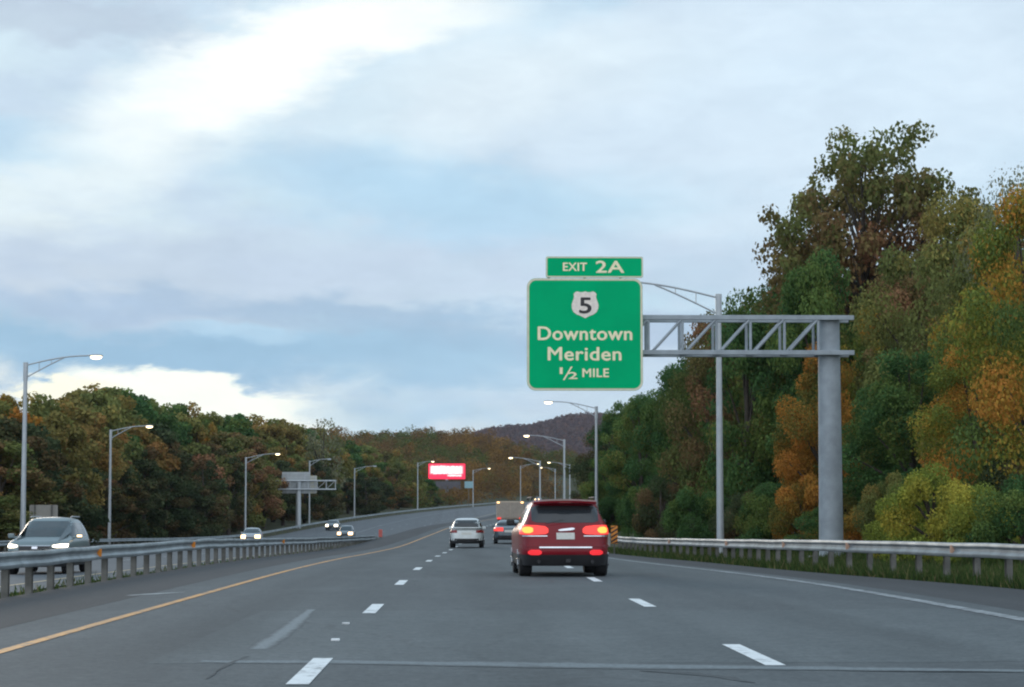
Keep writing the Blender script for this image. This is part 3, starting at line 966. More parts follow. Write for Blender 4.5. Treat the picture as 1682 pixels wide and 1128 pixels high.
def gantry():
    g = at(1365, 860, GY); gz = ground_at(g.x, GY)-.1
    t = empty('sign_gantry', (g.x, GY, gz)); tag(t, 'blue grey steel cantilever gantry with thick round post and lattice truss arm', 'gantry')
    zt = at(1365, 524, GY).z-gz; zb = at(1365, 581, GY).z-gz
    MB().tube([(0, 0, 0), (0, 0, .06), (0, 0, .07), (0, 0, zt+.02)], [.62, .62, .41, .36], 32).build('post', M['gantry'], t, smooth=35)
    MB().box((0, 0, -.35), (1.5, 1.5, 1.0)).build('footing', mat('footing_concrete', (0.28, 0.28, 0.27), 0.9, scale=3), t, bevel=.03)
    xl = at(885, 560, GY).x-g.x; xr = at(1398, 540, GY).x-g.x
    ch = MB()
    dy = .52
    for z in (zt, zb):
        for y in (-dy, dy):
            ch.box(((xl+xr)/2, y, z), (xr-xl, .14, .155))
    ch.build('chord', M['gantry'], t, bevel=.012)
    for z, nm in ((zt, 'bracket'), (zb, 'bracket')):
        b = MB(); b.box((.0, -dy+.2, z), (.9, .3, .12)); b.box((.0, dy-.2, z), (.9, .3, .12)); b.build(nm, M['gantry'], t, bevel=.01)
    lat = MB()
    P = 56/S
    x0 = at(1341, 550, GY).x-g.x
    zlo, zhi = zb+.09, zt-.09
    k = 0
    x = x0
    while x > xl:
        for y in (-dy, dy):
            lat.tube([(x-.02, y, zlo), (x-.02, y, zhi)], .05, 8)
        for y in (-dy,):
            if x-P*0.82 > xl: lat.tube([(x-.06, y-.02, zhi), (x-.06-P*.80, y-.02, zlo)], .048, 8)
        if x-P > xl:
            lat.tube([(x-.06, dy-.02, zhi), (x-.06-P*.80, dy-.02, zlo)], .036, 8)
            lat.tube([(x, -dy, zb), (x-P, dy, zb)], .028, 6)
        lat.tube([(x, -dy, zt), (x, dy, zt)], .035, 6); lat.tube([(x, -dy, zb), (x, dy, zb)], .035, 6)
        x -= P
    lat.build('lattice', M['gantry'], t, smooth=40)
    # the sign hangs on the front of the arm
    SY = GY-dy-.32
    c = at((865+1056.5)/2, (456+642)/2, SY)
    s = FPX/SY
    w, h = 191.5/s, 186/s
    q = empty('exit_sign', (c.x, SY, c.z)); tag(q, 'large green exit sign with cream border reading Downtown Meriden, on the gantry arm', 'road sign')
    plate(rrect(w, h, .30), 0, .05, 'panel', M['sign_green'], q)
    ring(rrect(w-.01, h-.01, .30), rrect(w-.15, h-.15, .24), -.004, 'border', M['sign_border'], q)
    tw, th = 161/s, 35/s
    tc = at((896+1057)/2, (421+456)/2, SY)
    tl = (tc.x-c.x, tc.z-c.z)
    plate(rrect(tw, th, .06), .0, .05, 'exit_tab', M['sign_green'], q, tl)
    ring(rrect(tw-.01, th-.01, .06), rrect(tw-.10, th-.10, .04), -.004, 'tab_border', M['sign_border'], q, tl)
    b = MB()
    for x in (-1.2, 0, 1.2):
        b.box((x, .10, 0.3), (.08, .10, h+.5)); b.box((x, .2, .25), (.06, .16, 1.3))
    b.build('bracket', M['gantry'], q)

    def put(txt, x0, x1, y0, y1, off, name, m=M['sign_text'], yy=-.006, cap=.7):
        lo = at((x0+x1)/2, y1, SY)
        sz = (y1-y0)/s/cap
        return text_mesh(txt, sz, name, m, q, (lo.x-c.x, yy, lo.z-c.z), off=off, width=(x1-x0)/s)
    put('EXIT', 925, 964, 431, 444.5, .012, 'lettering')
    put('2A', 979, 1025, 428, 447.5, .016, 'lettering')
    put('Downtown', 883.5, 1038.5, 536, 558, .016, 'lettering')
    put('Meriden', 900, 1020.5, 569.5, 591.5, .016, 'lettering')
    put('MILE', 957, 1000, 605, 619, .012, 'lettering')
    put('1', 919.5, 924, 603, 614, .004, 'lettering')
    put('2', 934, 948, 611, 622, .012, 'lettering')
    b = MB()
    a0, a1 = at(926, 624, SY), at(939, 602, SY)
    d = Vector((.03, 0, 0))
    b.face([Vector((a0.x-c.x, -.006, a0.z-c.z))-d, Vector((a0.x-c.x, -.006, a0.z-c.z))+d, Vector((a1.x-c.x, -.006, a1.z-c.z))+d, Vector((a1.x-c.x, -.006, a1.z-c.z))-d])
    b.build('lettering', M['sign_text'], q)
    # route shield
    half = [(0, .50), (.10, .47), (.20, .475), (.29, .50), (.36, .47), (.42, .40), (.40, .32), (.41, .24), (.455, .12), (.49, 0), (.48, -.14), (.42, -.27), (.30, -.36), (.15, -.42), (0, -.50)]
    sc = at(961, 500.5, SY); k = 44.5/s
    pts = [(x*k*1.02, z*k) for x, z in half]+[(-x*k*1.02, z*k) for x, z in reversed(half[1:-1])]
    plate(pts, -.010, -.002, 'route_shield', M['shield_white'], q, (sc.x-c.x, sc.z-c.z))
    put('5', 952, 971, 488, 514, .018, 'numeral', M['black'], -.016)


gantry()


# ------------------------------------------------------------------ overhead sign seen from behind, far left
def back_gantry():
    Y = 325.0
    s = FPX/Y
    g = at(490, 860, Y); gz = ground_at(g.x, Y)
    t = empty('overhead_sign_gantry', (g.x, Y, gz)); tag(t, 'distant T shaped sign gantry for oncoming traffic, seen from behind', 'gantry')
    zt = at(490, 789.5, Y).z-gz; zb = at(490, 803.5, Y).z-gz
    MB().tube([(0, 0, 0), (0, 0, zt)], [.40, .33], 16).build('post', M['galv'], t, smooth=35)
    x0, x1 = at(430, 800, Y).x-g.x, at(552, 800, Y).x-g.x
    b = MB()
    for z in (zt, zb):
        for y in (-.5, .5): b.tube([(x0, y, z), (x1, y, z)], .10, 8)
    b.build('chord', M['galv'], t)
    b = MB(); n = 8
    for k in range(n+1):
        x = x0+.1+(x1-x0-.2)*k/n
        b.tube([(x, -.5, zb), (x, -.5, zt)], .045, 6); b.tube([(x, .5, zb), (x, .5, zt)], .045, 6)
        if k < n: b.tube([(x, -.5, zb), (x+(x1-x0-.2)/n, -.5, zt)], .035, 6)
    b.build('lattice', M['galv'], t)
    for (pa, pb, qa, qb, m, lab, dy) in ((462.5, 509, 775, 810, M['sign_back'], 'pale grey back of the wide sign on the distant T shaped gantry', .7),
                                (505, 520, 781, 810, mat('sign_back_cream', (0.50, 0.49, 0.40), 0.6), 'narrow cream sign back at the right end of the wide one', .9)):
        c = at((pa+pb)/2, (qa+qb)/2, Y)
        o = empty('guide_sign', (c.x, Y+dy, c.z)); tag(o, lab, 'road sign')
        w, h = (pb-pa)/s, (qb-qa)/s
        plate(rrect(w, h, .15), 0, .06, 'panel', m, o)
        b = MB()
        for k in range(5):
            b.box((0, -.03, -h/2+.3+(h-.6)*k/4), (w-.1, .05, .08))
        for k in (-.3, .3): b.box((k*w, -.1, 0), (.12, .12, h))
        b.build('stiffener', M['galv'], o)


back_gantry()


def small_back_sign():
    Y = 128.0
    a, b_ = at(48.5, 829, Y), at(94, 885, Y)
    gz = ground_at((a.x+b_.x)/2, Y)
    c = (a.x+b_.x)/2
    t = empty('roadside_sign', (c, Y, gz)); tag(t, 'plain grey brown sign back standing behind the grey crossover', 'road sign')
    w = b_.x-a.x; top = a.z-gz
    plate(rrect(w, 1.55, .08), 0, .04, 'panel', M['sign_back_tan'], t, (0, top-.78))
    b = MB(); b.box((-w*.3, -.06, top/2), (.08, .08, top)); b.build('post', M['post'], t)
    b = MB(); b.box((w*.3, -.06, top/2), (.08, .08, top)); b.build('post', M['post'], t)


small_back_sign()


def blue_sign():
    Y = 500.0
    c = at(770, 796, Y); gz = ground_at(c.x, Y)
    t = empty('roadside_sign', (c.x, Y, gz)); tag(t, 'small pale blue roadside sign below and right of the red billboard', 'road sign')
    top = c.z-gz
    plate(rrect(1.9, 1.5, .1), 0, .05, 'panel', mat('pale_blue_sign', (0.25, 0.42, 0.47), 0.5), t, (0, top))
    MB().box((0, .08, top/2), (.14, .1, top)).build('post', M['post'], t)


blue_sign()


def billboard():
    Y = 620.0; s = FPX/Y
    c = at(734, 774, Y); gz = ground_at(c.x, Y)
    t = empty('led_billboard', (c.x, Y, gz)); tag(t, 'glowing red and white electronic billboard above the far bend', 'billboard')
    w, h = 60/s, 25/s
    z = c.z-gz
    m = bpy.data.materials.new('led_screen'); m.use_nodes = True
    nt = NT(m.node_tree); p = nt.n['Principled BSDF']
    v = nt.node('ShaderNodeTexCoord').outputs['Object']
    sp = nt.node('ShaderNodeSeparateXYZ'); nt.put(sp.inputs[0], v)
    f, _ = nt.noise(v, 1.6, 3, .6)
    # a broad white caption block and a thin line under it on a red ground
    def band(x0, x1, z0, z1, sf):
        a = nt.math('MULTIPLY', nt.smooth(sp.outputs[0], x0-sf, x0+sf), nt.smooth(sp.outputs[0], x1+sf, x1-sf))
        zz = nt.math('ADD', sp.outputs[2], nt.math('MULTIPLY', nt.math('SUBTRACT', f, .5), .9))
        b_ = nt.math('MULTIPLY', nt.smooth(zz, z0-sf*.6, z0+sf*.6), nt.smooth(zz, z1+sf*.6, z1-sf*.6))
        return nt.math('MULTIPLY', a, b_)
    k = nt.math('MAXIMUM', band(-.44*w, .42*w, z-.16*h, z+.34*h, .5), nt.math('MULTIPLY', band(.02*w, .40*w, z-.33*h, z-.22*h, .3), .8))
    nt.put(p.inputs['Emission Color'], nt.mix(k, (1.0, 0.015, 0.07), (1.0, 0.86, 0.86)))
    p.inputs['Emission Strength'].default_value = 1.6
    p.inputs['Base Color'].default_value = (.02, .02, .02, 1)
    MB().box((0, 0, z), (w, .25, h)).build('screen', m, t)
    b = MB(); b.box((0, .35, z), (w+.4, .4, h+.4)); b.box((0, -.4, z-h/2-.5), (w, .9, .1)); b.build('housing', M['black'], t)
    MB().tube([(0, .4, 0), (0, .4, z-h/2)], .45, 16).build('post', M['gantry'], t, smooth=40)
    c2 = at(733, 797, Y-3); gz2 = ground_at(c2.x, Y-3)
    t2 = empty('notice_board', (c2.x, Y-3, gz2)); tag(t2, 'low dark grey board under the red billboard', 'sign')
    MB().box((0, 0, c2.z-gz2), (8.0, .3, 2.2)).build('panel', mat('dark_board', (.09, .085, .10), .6), t2)
    MB().box((-2.5, .2, (c2.z-gz2-1)/2), (.3, .2, c2.z-gz2-1)).build('post', M['post'], t2)
    MB().box((2.5, .2, (c2.z-gz2-1)/2), (.3, .2, c2.z-gz2-1)).build('post', M['post'], t2)


billboard()


# ------------------------------------------------------------------ vehicles (local +Y = forward)
NR = 72


def ring_pts(lv):
    zf, zr, yf, yr, hw, n = lv
    pts = []
    yc, b = (yf+yr)/2, (yf-yr)/2
    for k in range(NR):
        a = 2*math.pi*(k+.5)/NR
        c, s = math.cos(a), math.sin(a)
        x = hw*math.copysign(abs(c)**(2/n), c)
        q = math.copysign(abs(s)**(2/n), s)
        pts.append((x, yc+b*q, zr+(zf-zr)*(q+1)/2))
    return pts


def loft_body(levels, rowmats, cols, root, wheels=None, wr=.36, well_w=.34):
    V, F, MI = [], [], []
    for lv in levels: V += ring_pts(lv)
    L = len(levels)
    for i in range(L-1):
        for k in range(NR):
            j = (k+1) % NR
            F.append((i*NR+k, i*NR+j, (i+1)*NR+j, (i+1)*NR+k)); MI.append(rowmats[i])
    c0 = np.mean(V[:NR], 0); c1 = np.mean(V[-NR:], 0); c1[2] += .012
    V += [tuple(c0), tuple(c1)]
    for k in range(NR):
        j = (k+1) % NR
        F.append((len(V)-2, j, k)); MI.append(1)
        F.append((len(V)-1, (L-1)*NR+k, (L-1)*NR+j)); MI.append(0)
    me = bpy.data.meshes.new('body'); me.from_pydata(V, [], F)
    for m in cols: me.materials.append(m)
    me.polygons.foreach_set('material_index', MI)
    me.update()
    bvh = BVHTree.FromPolygons(V, F)
    o = link('body', me, root)
    if wheels:
        cb = MB()
        for (x, y) in wheels:
            sx = 1 if x > 0 else -1
            cb.tube([(x-sx*well_w*.62, y, wr), (sx*1.3, y, wr)], wr*1.14, 28)
        cut = cb.build('wheel_cut', M['cladding'])
        md = o.modifiers.new('b', 'BOOLEAN'); md.object = cut; md.operation = 'DIFFERENCE'; md.solver = 'EXACT'
        bpy.context.view_layer.update()
        me2 = bpy.data.meshes.new_from_object(o.evaluated_get(bpy.context.evaluated_depsgraph_get()))
        o.modifiers.clear(); bpy.data.objects.remove(cut)
        if len(me2.polygons) > 200: o.data = me2
    me = o.data; me.name = 'body'
    me.polygons.foreach_set('use_smooth', [True]*len(me.polygons))
    me.set_sharp_from_angle(angle=R(32))
    return o, bvh


def patch(bvh, side, xs, lo, hi, off, name, m, parent, nx=14, nz=6, thick=.02):
    """raised panel lying on the body. side: rear/front (u = x) or left/right (u = y); lo, hi give z over the control points xs"""
    dirs = {'rear': Vector((0, 1, 0)), 'front': Vector((0, -1, 0)), 'left': Vector((1, 0, 0)), 'right': Vector((-1, 0, 0))}
    d = dirs[side]
    top, bot = [], []
    us = np.linspace(xs[0], xs[-1], nx+1)
    for u in us:
        a, b = np.interp(u, xs, lo), np.interp(u, xs, hi)
        for k in range(nz+1):
            z = a+(b-a)*k/nz
            org = Vector((u, 0, z))-d*6 if side in ('rear', 'front') else Vector((0, u, z))-d*6
            h = bvh.ray_cast(org, d)
            if h[0] is None:
                h = bvh.find_nearest(org+d*4)
            p = h[0]; nrm = h[1]
            if nrm.dot(d) > 0: nrm = -nrm
            nrm = (nrm - d*0.6).normalized()
            top.append(p+nrm*off); bot.append(p+nrm*(off-thick))
    V = top+bot; n0 = len(top); w = nz+1
    F = []
    for i in range(nx):
        for k in range(nz):
            a = i*w+k; F.append((a, a+1, a+w+1, a+w)); F.append((n0+a, n0+a+w, n0+a+w+1, n0+a+1))
    rim = [k for k in range(w)] + [i*w+nz for i in range(1, nx+1)] + [nx*w+k for k in range(nz-1, -1, -1)] + [i*w for i in range(nx-1, 0, -1)]
    for i in range(len(rim)):
        a, b = rim[i], rim[(i+1) % len(rim)]
        F.append((a, b, n0+b, n0+a))
    me = bpy.data.meshes.new(name); me.from_pydata([tuple(v) for v in V], [], F); me.materials.append(m)
    bm = bmesh.new(); bm.from_mesh(me); bmesh.ops.recalc_face_normals(bm, faces=bm.faces[:]); bm.to_mesh(me); bm.free()
    me.polygons.foreach_set('use_smooth', [True]*len(me.polygons)); me.set_sharp_from_angle(angle=R(50))
    return link(name, me, parent)


def wheel(x, y, r, w, parent):
    sx = 1 if x > 0 else -1
    b = MB()
    prof = [(0, r*.62), (0, r*.93), (w*.12, r), (w*.88, r), (w, r*.93), (w, r*.62)]
    pts = [(x+sx*(w/2-o), y, r) for o, _ in prof]
    b.tube(pts, [q for _, q in prof], 28)
    # orient: tube along x
    o = b.build('wheel', M['rubber'], parent, smooth=35)
    b = MB()
    b.tube([(x+sx*(w/2-.03), y, r), (x+sx*(w/2+.004), y, r)], [r*.60, r*.63], 24)
    for k in range(5):
        a = 2*math.pi*k/5
        b.tube([(x+sx*(w/2+.012), y+r*.1*math.cos(a), r+r*.1*math.sin(a)), (x+sx*(w/2+.012), y+r*.58*math.cos(a), r+r*.58*math.sin(a))], .03, 6)
    b.build('rim', M['rim'], o)
    return o


def mirror_(x, y, z, root, paint, sx):
    b = MB(); b.box((x+sx*.09, y, z), (.18, .12, .14)); b.box((x-sx*.03, y+.02, z-.04), (.14, .06, .06))
    return b.build('mirror', paint, root, bevel=.03)


def suv():
    Y = 48.5; X = at(917, 900, Y).x
    t = empty('suv', (X, Y, eL(Y)), R(1.0))
    t.scale = (1, 1, .945)
    tag(t, 'maroon SUV with glowing brake lights, straddling the right lane dashes ahead', 'suv')
    lv = [(.24, .24, 2.20, -2.18, .84, 6), (.25, .25, 2.32, -2.30, .92, 6), (.40, .42, 2.38, -2.385, .95, 6), (.49, .49, 2.40, -2.40, .955, 6),
          (.50, .50, 2.40, -2.405, .958, 6), (.60, .60, 2.41, -2.41, .965, 6), (.72, .74, 2.41, -2.37, .965, 6), (.84, .88, 2.38, -2.355, .972, 6),
          (.94, 1.00, 2.34, -2.34, .968, 6), (1.00, 1.08, 2.26, -2.325, .95, 6), (1.05, 1.135, 2.0, -2.31, .925, 6),
          (1.13, 1.165, 1.05, -2.295, .895, 6), (1.35, 1.36, .62, -2.20, .815, 5.5), (1.56, 1.565, .22, -2.07, .725, 5.5),
          (1.635, 1.635, .02, -2.12, .69, 5), (1.685, 1.68, -.15, -2.05, .62, 4.5), (1.715, 1.71, -.35, -1.75, .50, 4), (1.727, 1.722, -.6, -1.2, .30, 3)]
    rm = [1, 1, 1, 0, 0, 0, 0, 0, 0, 0, 0, 0, 0, 0, 0, 0, 0]
    wx, wy = .80, 1.43
    body, bvh = loft_body(lv, rm, [M['maroon'], M['cladding']], t, [(wx, wy), (-wx, wy), (wx, -wy), (-wx, -wy)], .385)
    for x in (wx, -wx):
        for y in (wy, -wy): wheel(x, y, .385, .265, t)
    # rear window, side glass, windscreen
    patch(bvh, 'rear', [-.70, -.60, .60, .70], [1.235, 1.195, 1.195, 1.235], [1.52, 1.575, 1.575, 1.52], .006, 'rear_window', M['glass'], t, 24, 8)
    for sd in ('left', 'right'):
        patch(bvh, sd, [-1.95, -1.75, -1.15], [1.24, 1.20, 1.19], [1.42, 1.50, 1.52], .004, 'side_window', M['glass'], t, 8, 5)
        patch(bvh, sd, [-1.09, -.15], [1.185, 1.175], [1.525, 1.53], .004, 'side_window', M['glass'], t, 8, 5)
        patch(bvh, sd, [-.09, .25, .72], [1.17, 1.165, 1.165], [1.53, 1.50, 1.22], .004, 'side_window', M['glass'], t, 10, 5)
    patch(bvh, 'front', [-.74, -.60, .60, .74], [1.19, 1.17, 1.17, 1.19], [1.50, 1.56, 1.56, 1.50], .004, 'windscreen', M['glass_pale'], t, 20, 8)
    # spoiler over the glass
    b = MB()
    P = [(-.66, -2.00, 1.695), (-.66, -2.30, 1.655), (-.66, -2.29, 1.61), (-.66, -2.04, 1.60)]
    V = []
    for x in np.linspace(-.66, .66, 9):
        cr = .028*(1-(x/.66)**2)
        V.append([(x, y+(.10*(x/.66)**4 if y < -2.2 else 0), z+cr) for _, y, z in P])
    for i in range(8):
        for k in range(4):
            b.face([V[i][k], V[i+1][k], V[i+1][(k+1) % 4], V[i][(k+1) % 4]])
    b.face(V[0]); b.face(V[-1][::-1])
    b.build('spoiler', M['maroon'], t, smooth=40)
    patch(bvh, 'rear', [-.60, -.54, .54, .60], [1.51, 1.485, 1.485, 1.51], [1.55, 1.575, 1.575, 1.55], .014, 'painted_spoiler_shadow', M['black'], t, 16, 2)  # black panel that paints the spoiler's shade onto the top of the glass
    MB().box((0, -2.305, 1.645), (.26, .01, .018)).build('brake_light', M['tail_off'], t)
    # lamps
    for s_ in (-1, 1):
        xs = [.36, .42, .60, .80, .925] if s_ > 0 else [-.925, -.80, -.60, -.42, -.36]
        lo = [.98, .945, .935, .93, .94]; hi = [1.06, 1.115, 1.135, 1.145, 1.13]
        if s_ < 0: lo, hi = lo[::-1], hi[::-1]
        tl = patch(bvh, 'rear', xs, lo, hi, .022, 'taillight', M['tail_on'], t, 16, 6, .04)
        xs2 = sorted([s_*.69, s_*.855])
        xs2 = sorted([s_*.67, s_*.72, s_*.83, s_*.875])
        patch(bvh, 'rear', xs2, [1.01, .965, .965, 1.0], [1.06, 1.10, 1.10, 1.07], .030, 'bulb', M['tail_core'], tl, 6, 4, .02)
        patch(bvh, 'rear', sorted([s_*.38, s_*.88]), [.893, .893], [.912, .912], .020, 'trim', M['chrome'], t, 10, 2)
        xf = sorted([s_*.50, s_*.55, s_*.72, s_*.78])
        l2 = [.52, .485, .485, .52]; h2 = [.56, .60, .60, .565]
        patch(bvh, 'rear', xf, l2, h2, .015, 'fog_light', M['fog_on'], t, 8, 5, .03)
        mirror_(s_*.93, .72, 1.20, t, M['cladding'], s_)
        patch(bvh, 'front', sorted([s_*.50, s_*.88]), [.86, .86], [.97, .97], .01, 'headlight', M['lamp_off'], t, 8, 4)
        b = MB(); b.tube([(s_*.66, -1.6, 1.745), (s_*.67, -1.5, 1.765), (s_*.68, -.1, 1.765), (s_*.68, 0, 1.735)], .018, 8)
        b.tube([(s_*.665, -1.5, 1.69), (s_*.665, -1.5, 1.76)], .015, 6); b.tube([(s_*.665, -.1, 1.68), (s_*.665, -.1, 1.76)], .015, 6)
        b.build('roof_rail', M['cladding'], t)
        MB().tube([(s_*.56, -2.40, .34), (s_*.56, -2.2, .34)], .04, 14).build('exhaust_pipe', M['rubber'], t, smooth=40)
    patch(bvh, 'rear', [-.55, .55], [.635, .635], [.665, .665], .028, 'bumper_strip', M['chrome'], t, 16, 2, .03)
    patch(bvh, 'rear', [-.93, .93], [.67, .67], [.70, .70], .022, 'bumper_step', M['maroon'], t, 16, 2, .03)
    patch(bvh, 'rear', [-.19, .19], [.83, .83], [.975, .975], .012, 'number_plate', M['plate'], t, 4, 2)
    patch(bvh, 'rear', [-.15, -.10, .14, .19], [1.02, 1.01, 1.03, 1.05], [1.035, 1.055, 1.085, 1.075], .02, 'emblem', M['chrome'], t, 8, 2)
    patch(bvh, 'rear', [-.80, -.78, .78, .80], [.76, .72, .72, .76], [.77, .725, .725, .77], .004, 'tailgate_gap', M['black'], t, 12, 1, .006)
    b = MB(); b.box((0, -1.4, .37), (1.3, .10, .10)); b.tube([(0, -1.5, .42), (0, -2.0, .36)], .09, 10)
    b.box((.05, -2.42, .36), (.10, .06, .08)); b.build('underbody', M['cladding'], t)
    b = MB(); b.tube([(-.42, -2.408, 1.17), (-.05, -2.33, 1.26)], .008, 6); b.build('wiper', M['black'], t)


suv()


def crossover():
    """pale grey-green crossover on the oncoming side, coming towards us"""
    Y = 66.0
    X = at(82, 900, Y).x
    t = empty('crossover_car', (X, Y, opp_off(X-cv(Y), Y).z), R(180-1))
    tag(t, 'grey green crossover car with lit headlights behind the median guardrail', 'car')
    lv = [(.22, .24, 2.10, -2.12, .80, 5), (.24, .26, 2.24, -2.25, .88, 5), (.42, .42, 2.29, -2.28, .91, 5), (.44, .44, 2.29, -2.28, .912, 5),
          (.62, .64, 2.27, -2.28, .925, 5), (.78, .82, 2.21, -2.25, .925, 5), (.90, .96, 2.10, -2.22, .91, 5), (.975, 1.03, 1.9, -2.19, .885, 5),
          (1.06, 1.07, 1.08, -2.16, .86, 5), (1.32, 1.31, .62, -1.98, .765, 5), (1.53, 1.51, .18, -1.66, .665, 5),
          (1.60, 1.575, -.02, -1.50, .60, 4.5), (1.635, 1.61, -.25, -1.25, .48, 4), (1.648, 1.635, -.4, -.9, .28, 3)]
    rm = [1, 1, 1, 0, 0, 0, 0, 0, 0, 0, 0, 0, 0]
    wx, wy = .775, 1.36
    body, bvh = loft_body(lv, rm, [M['grey_paint'], M['cladding']], t, [(wx, wy), (-wx, wy), (wx, -wy), (-wx, -wy)], .35)
    for x in (wx, -wx):
        for y in (wy, -wy): wheel(x, y, .35, .225, t)
    patch(bvh, 'front', [-.76, -.66, .66, .76], [1.10, 1.085, 1.085, 1.10], [1.42, 1.535, 1.535, 1.42], .005, 'windscreen', M['glass_pale'], t, 20, 8)
    patch(bvh, 'rear', [-.66, .66], [1.12, 1.12], [1.52, 1.52], .005, 'rear_window', M['glass'], t, 12, 6)
    for sd in ('left', 'right'):
        patch(bvh, sd, [-1.85, -1.55, -1.05], [1.16, 1.10, 1.09], [1.30, 1.45, 1.48], .004, 'side_window', M['glass'], t, 8, 5)
        patch(bvh, sd, [-.99, -.12], [1.085, 1.075], [1.485, 1.49], .004, 'side_window', M['glass'], t, 8, 5)
        patch(bvh, sd, [-.06, .20, .76], [1.07, 1.07, 1.08], [1.49, 1.46, 1.14], .004, 'side_window', M['glass'], t, 10, 5)
        patch(bvh, sd, [-2.0, 2.0], [.44, .44], [.50, .50], .006, 'side_trim', M['cladding'], t, 20, 2)
    for s_ in (-1, 1):
        xs = [.50, .58, .76, .86]; lo = [.80, .775, .765, .785]; hi = [.835, .855, .88, .875]
        if s_ < 0: xs = [-x for x in xs][::-1]; lo = lo[::-1]; hi = hi[::-1]
        patch(bvh, 'front', xs, lo, hi, .012, 'headlight', M['head_on'], t, 10, 5, .03)
        patch(bvh, 'front', sorted([s_*.60, s_*.78]), [.36, .36], [.45, .45], .012, 'fog_light', M['lamp_off'], t, 6, 4)
        patch(bvh, 'rear', sorted([s_*.55, s_*.86]), [.86, .86], [.98, .98], .012, 'taillight', M['tail_off'], t, 8, 4)
        m_ = mirror_(s_*.90, .74, 1.10, t, M['grey_paint'], s_)
        if s_ < 0: MB().box((s_*1.02, .808, 1.10), (.14, .012, .06)).build('turn_lamp', M['turn_on'], m_)
        b = MB(); b.tube([(s_*.58, -1.5, 1.66), (s_*.60, -.2, 1.665), (s_*.59, -.05, 1.63)], .017, 8); b.build('roof_rail', M['rim'], t)
    patch(bvh, 'front', [-.46, .46], [.70, .70], [.815, .815], .008, 'grille', M['cladding'], t, 12, 4)
    patch(bvh, 'front', [-.62, -.5, .5, .62], [.40, .33, .33, .40], [.52, .58, .58, .52], .008, 'air_intake', M['cladding'], t, 12, 4)
    patch(bvh, 'front', [-.44, .44], [.815, .815], [.828, .828], .014, 'trim', M['chrome'], t, 10, 1)
    patch(bvh, 'front', [-.08, .08], [.735, .735], [.80, .80], .016, 'emblem', M['chrome'], t, 4, 3)
    patch(bvh, 'front', [-.2, .2], [.55, .55], [.64, .64], .018, 'number_plate', M['plate'], t, 4, 2)


crossover()


def sedan(name, X, Y, z, rz, paint, label, cat='car', lights='rear_off', hatch=False, warm=False, L=2.3, hw=.90, H=1.45):
    t = empty(name, (X, Y, z), rz); tag(t, label, cat)
    k = H/1.45
    rear_belt = -2.22 if hatch else -1.55
    rear_roof = -1.75 if hatch else -.95
    lv = [(.20, .22, L-.18, -L+.16, hw*.88, 5), (.22, .25, L-.06, -L+.05, hw*.96, 5), (.36, .38, L, -L+.01, hw*.985, 5), (.38, .40, L, -L+.01, hw*.985, 5), (.58, .62, L-.01, -L, hw, 5),
          (.74, .82, L-.07, -L+.03, hw*.995, 5), (.82, .92, L-.18, -L+.08, hw*.975, 5), (.875, .97, L-.45, (-L+.12 if hatch else -L+.22), hw*.95, 5),
          (.965*1, 1.0, 1.05, rear_belt, hw*.92, 5), (.965+(H-.965)*.55, 1.0+(H-1.0)*.55, .55, (rear_belt+rear_roof)/2-.05, hw*.80, 5),
          (H-.085, H-.08, .22, rear_roof, hw*.69, 4.6), (H-.03, H-.03, .0, rear_roof+.12, hw*.60, 4), (H-.004, H-.004, -.25, rear_roof+.45, hw*.40, 3.2)]
    rm = [1, 1, 0, 0, 0, 0, 0, 0, 0, 0, 0, 0]
    wx, wy = hw-.13, 1.34
    body, bvh = loft_body(lv, rm, [paint, M['cladding']], t, [(wx, wy), (-wx, wy), (wx, -wy), (-wx, -wy)], .33)
    for x in (wx, -wx):
        for y in (wy, -wy): wheel(x, y, .33, .22, t)
    z0 = 1.03
    patch(bvh, 'front', [-hw*.78, -hw*.68, hw*.68, hw*.78], [.995, .985, .985, .995], [H-.22, H-.10, H-.10, H-.22], .006, 'windscreen', M['glass_pale'], t, 16, 6)
    patch(bvh, 'rear', [-hw*.78, -hw*.66, hw*.66, hw*.78], [z0+.04, z0+.01, z0+.01, z0+.04], [H-.2, H-.10, H-.10, H-.2], .006, 'rear_window', M['glass'], t, 16, 6)
    yb = -1.9 if hatch else -1.25
    for sd in ('left', 'right'):
        patch(bvh, sd, [yb, yb+.35, -.22], [1.07, 1.03, 1.01], [H-.30, H-.14, H-.11], .004, 'side_window', M['glass'], t, 10, 5)
        patch(bvh, sd, [-.15, .15, .78], [1.01, 1.0, .99], [H-.11, H-.13, 1.04], .004, 'side_window', M['glass'], t, 10, 5)
    for s_ in (-1, 1):
        tm = M['tail_on'] if lights == 'rear_on' else M['tail_off']
        hm = (M['head_warm'] if warm else M['head_on']) if lights == 'front_on' else M['lamp_off']
        on = lights == 'rear_on'
        patch(bvh, 'rear', sorted([s_*hw*(.36 if on else .55), s_*hw*.97]), [.72 if on else .76]*2, [.93 if on else .90]*2, .012, 'taillight', tm, t, 8, 4)
        patch(bvh, 'front', sorted([s_*hw*.46, s_*hw*.95]), [.50, .50], [.80, .80], .012, 'headlight', hm, t, 8, 4)
        mirror_(s_*(hw-.10), .70, 1.00, t, paint, s_)
    patch(bvh, 'rear', [-.25, .25], [.66, .66], [.78, .78], .010, 'number_plate', M['plate'], t, 4, 2)
    patch(bvh, 'rear', [-hw*.82, hw*.82], [.27, .27], [.47, .47], .008, 'bumper_trim', M['cladding'], t, 12, 3)
    patch(bvh, 'front', [-.42, .42], [.44, .44], [.62, .62], .010, 'grille', M['cladding'], t, 10, 3)
    return t


def heading(Y, opp_=False):
    return -math.atan(2*9.7e-5*Y) + (math.pi if opp_ else 0)


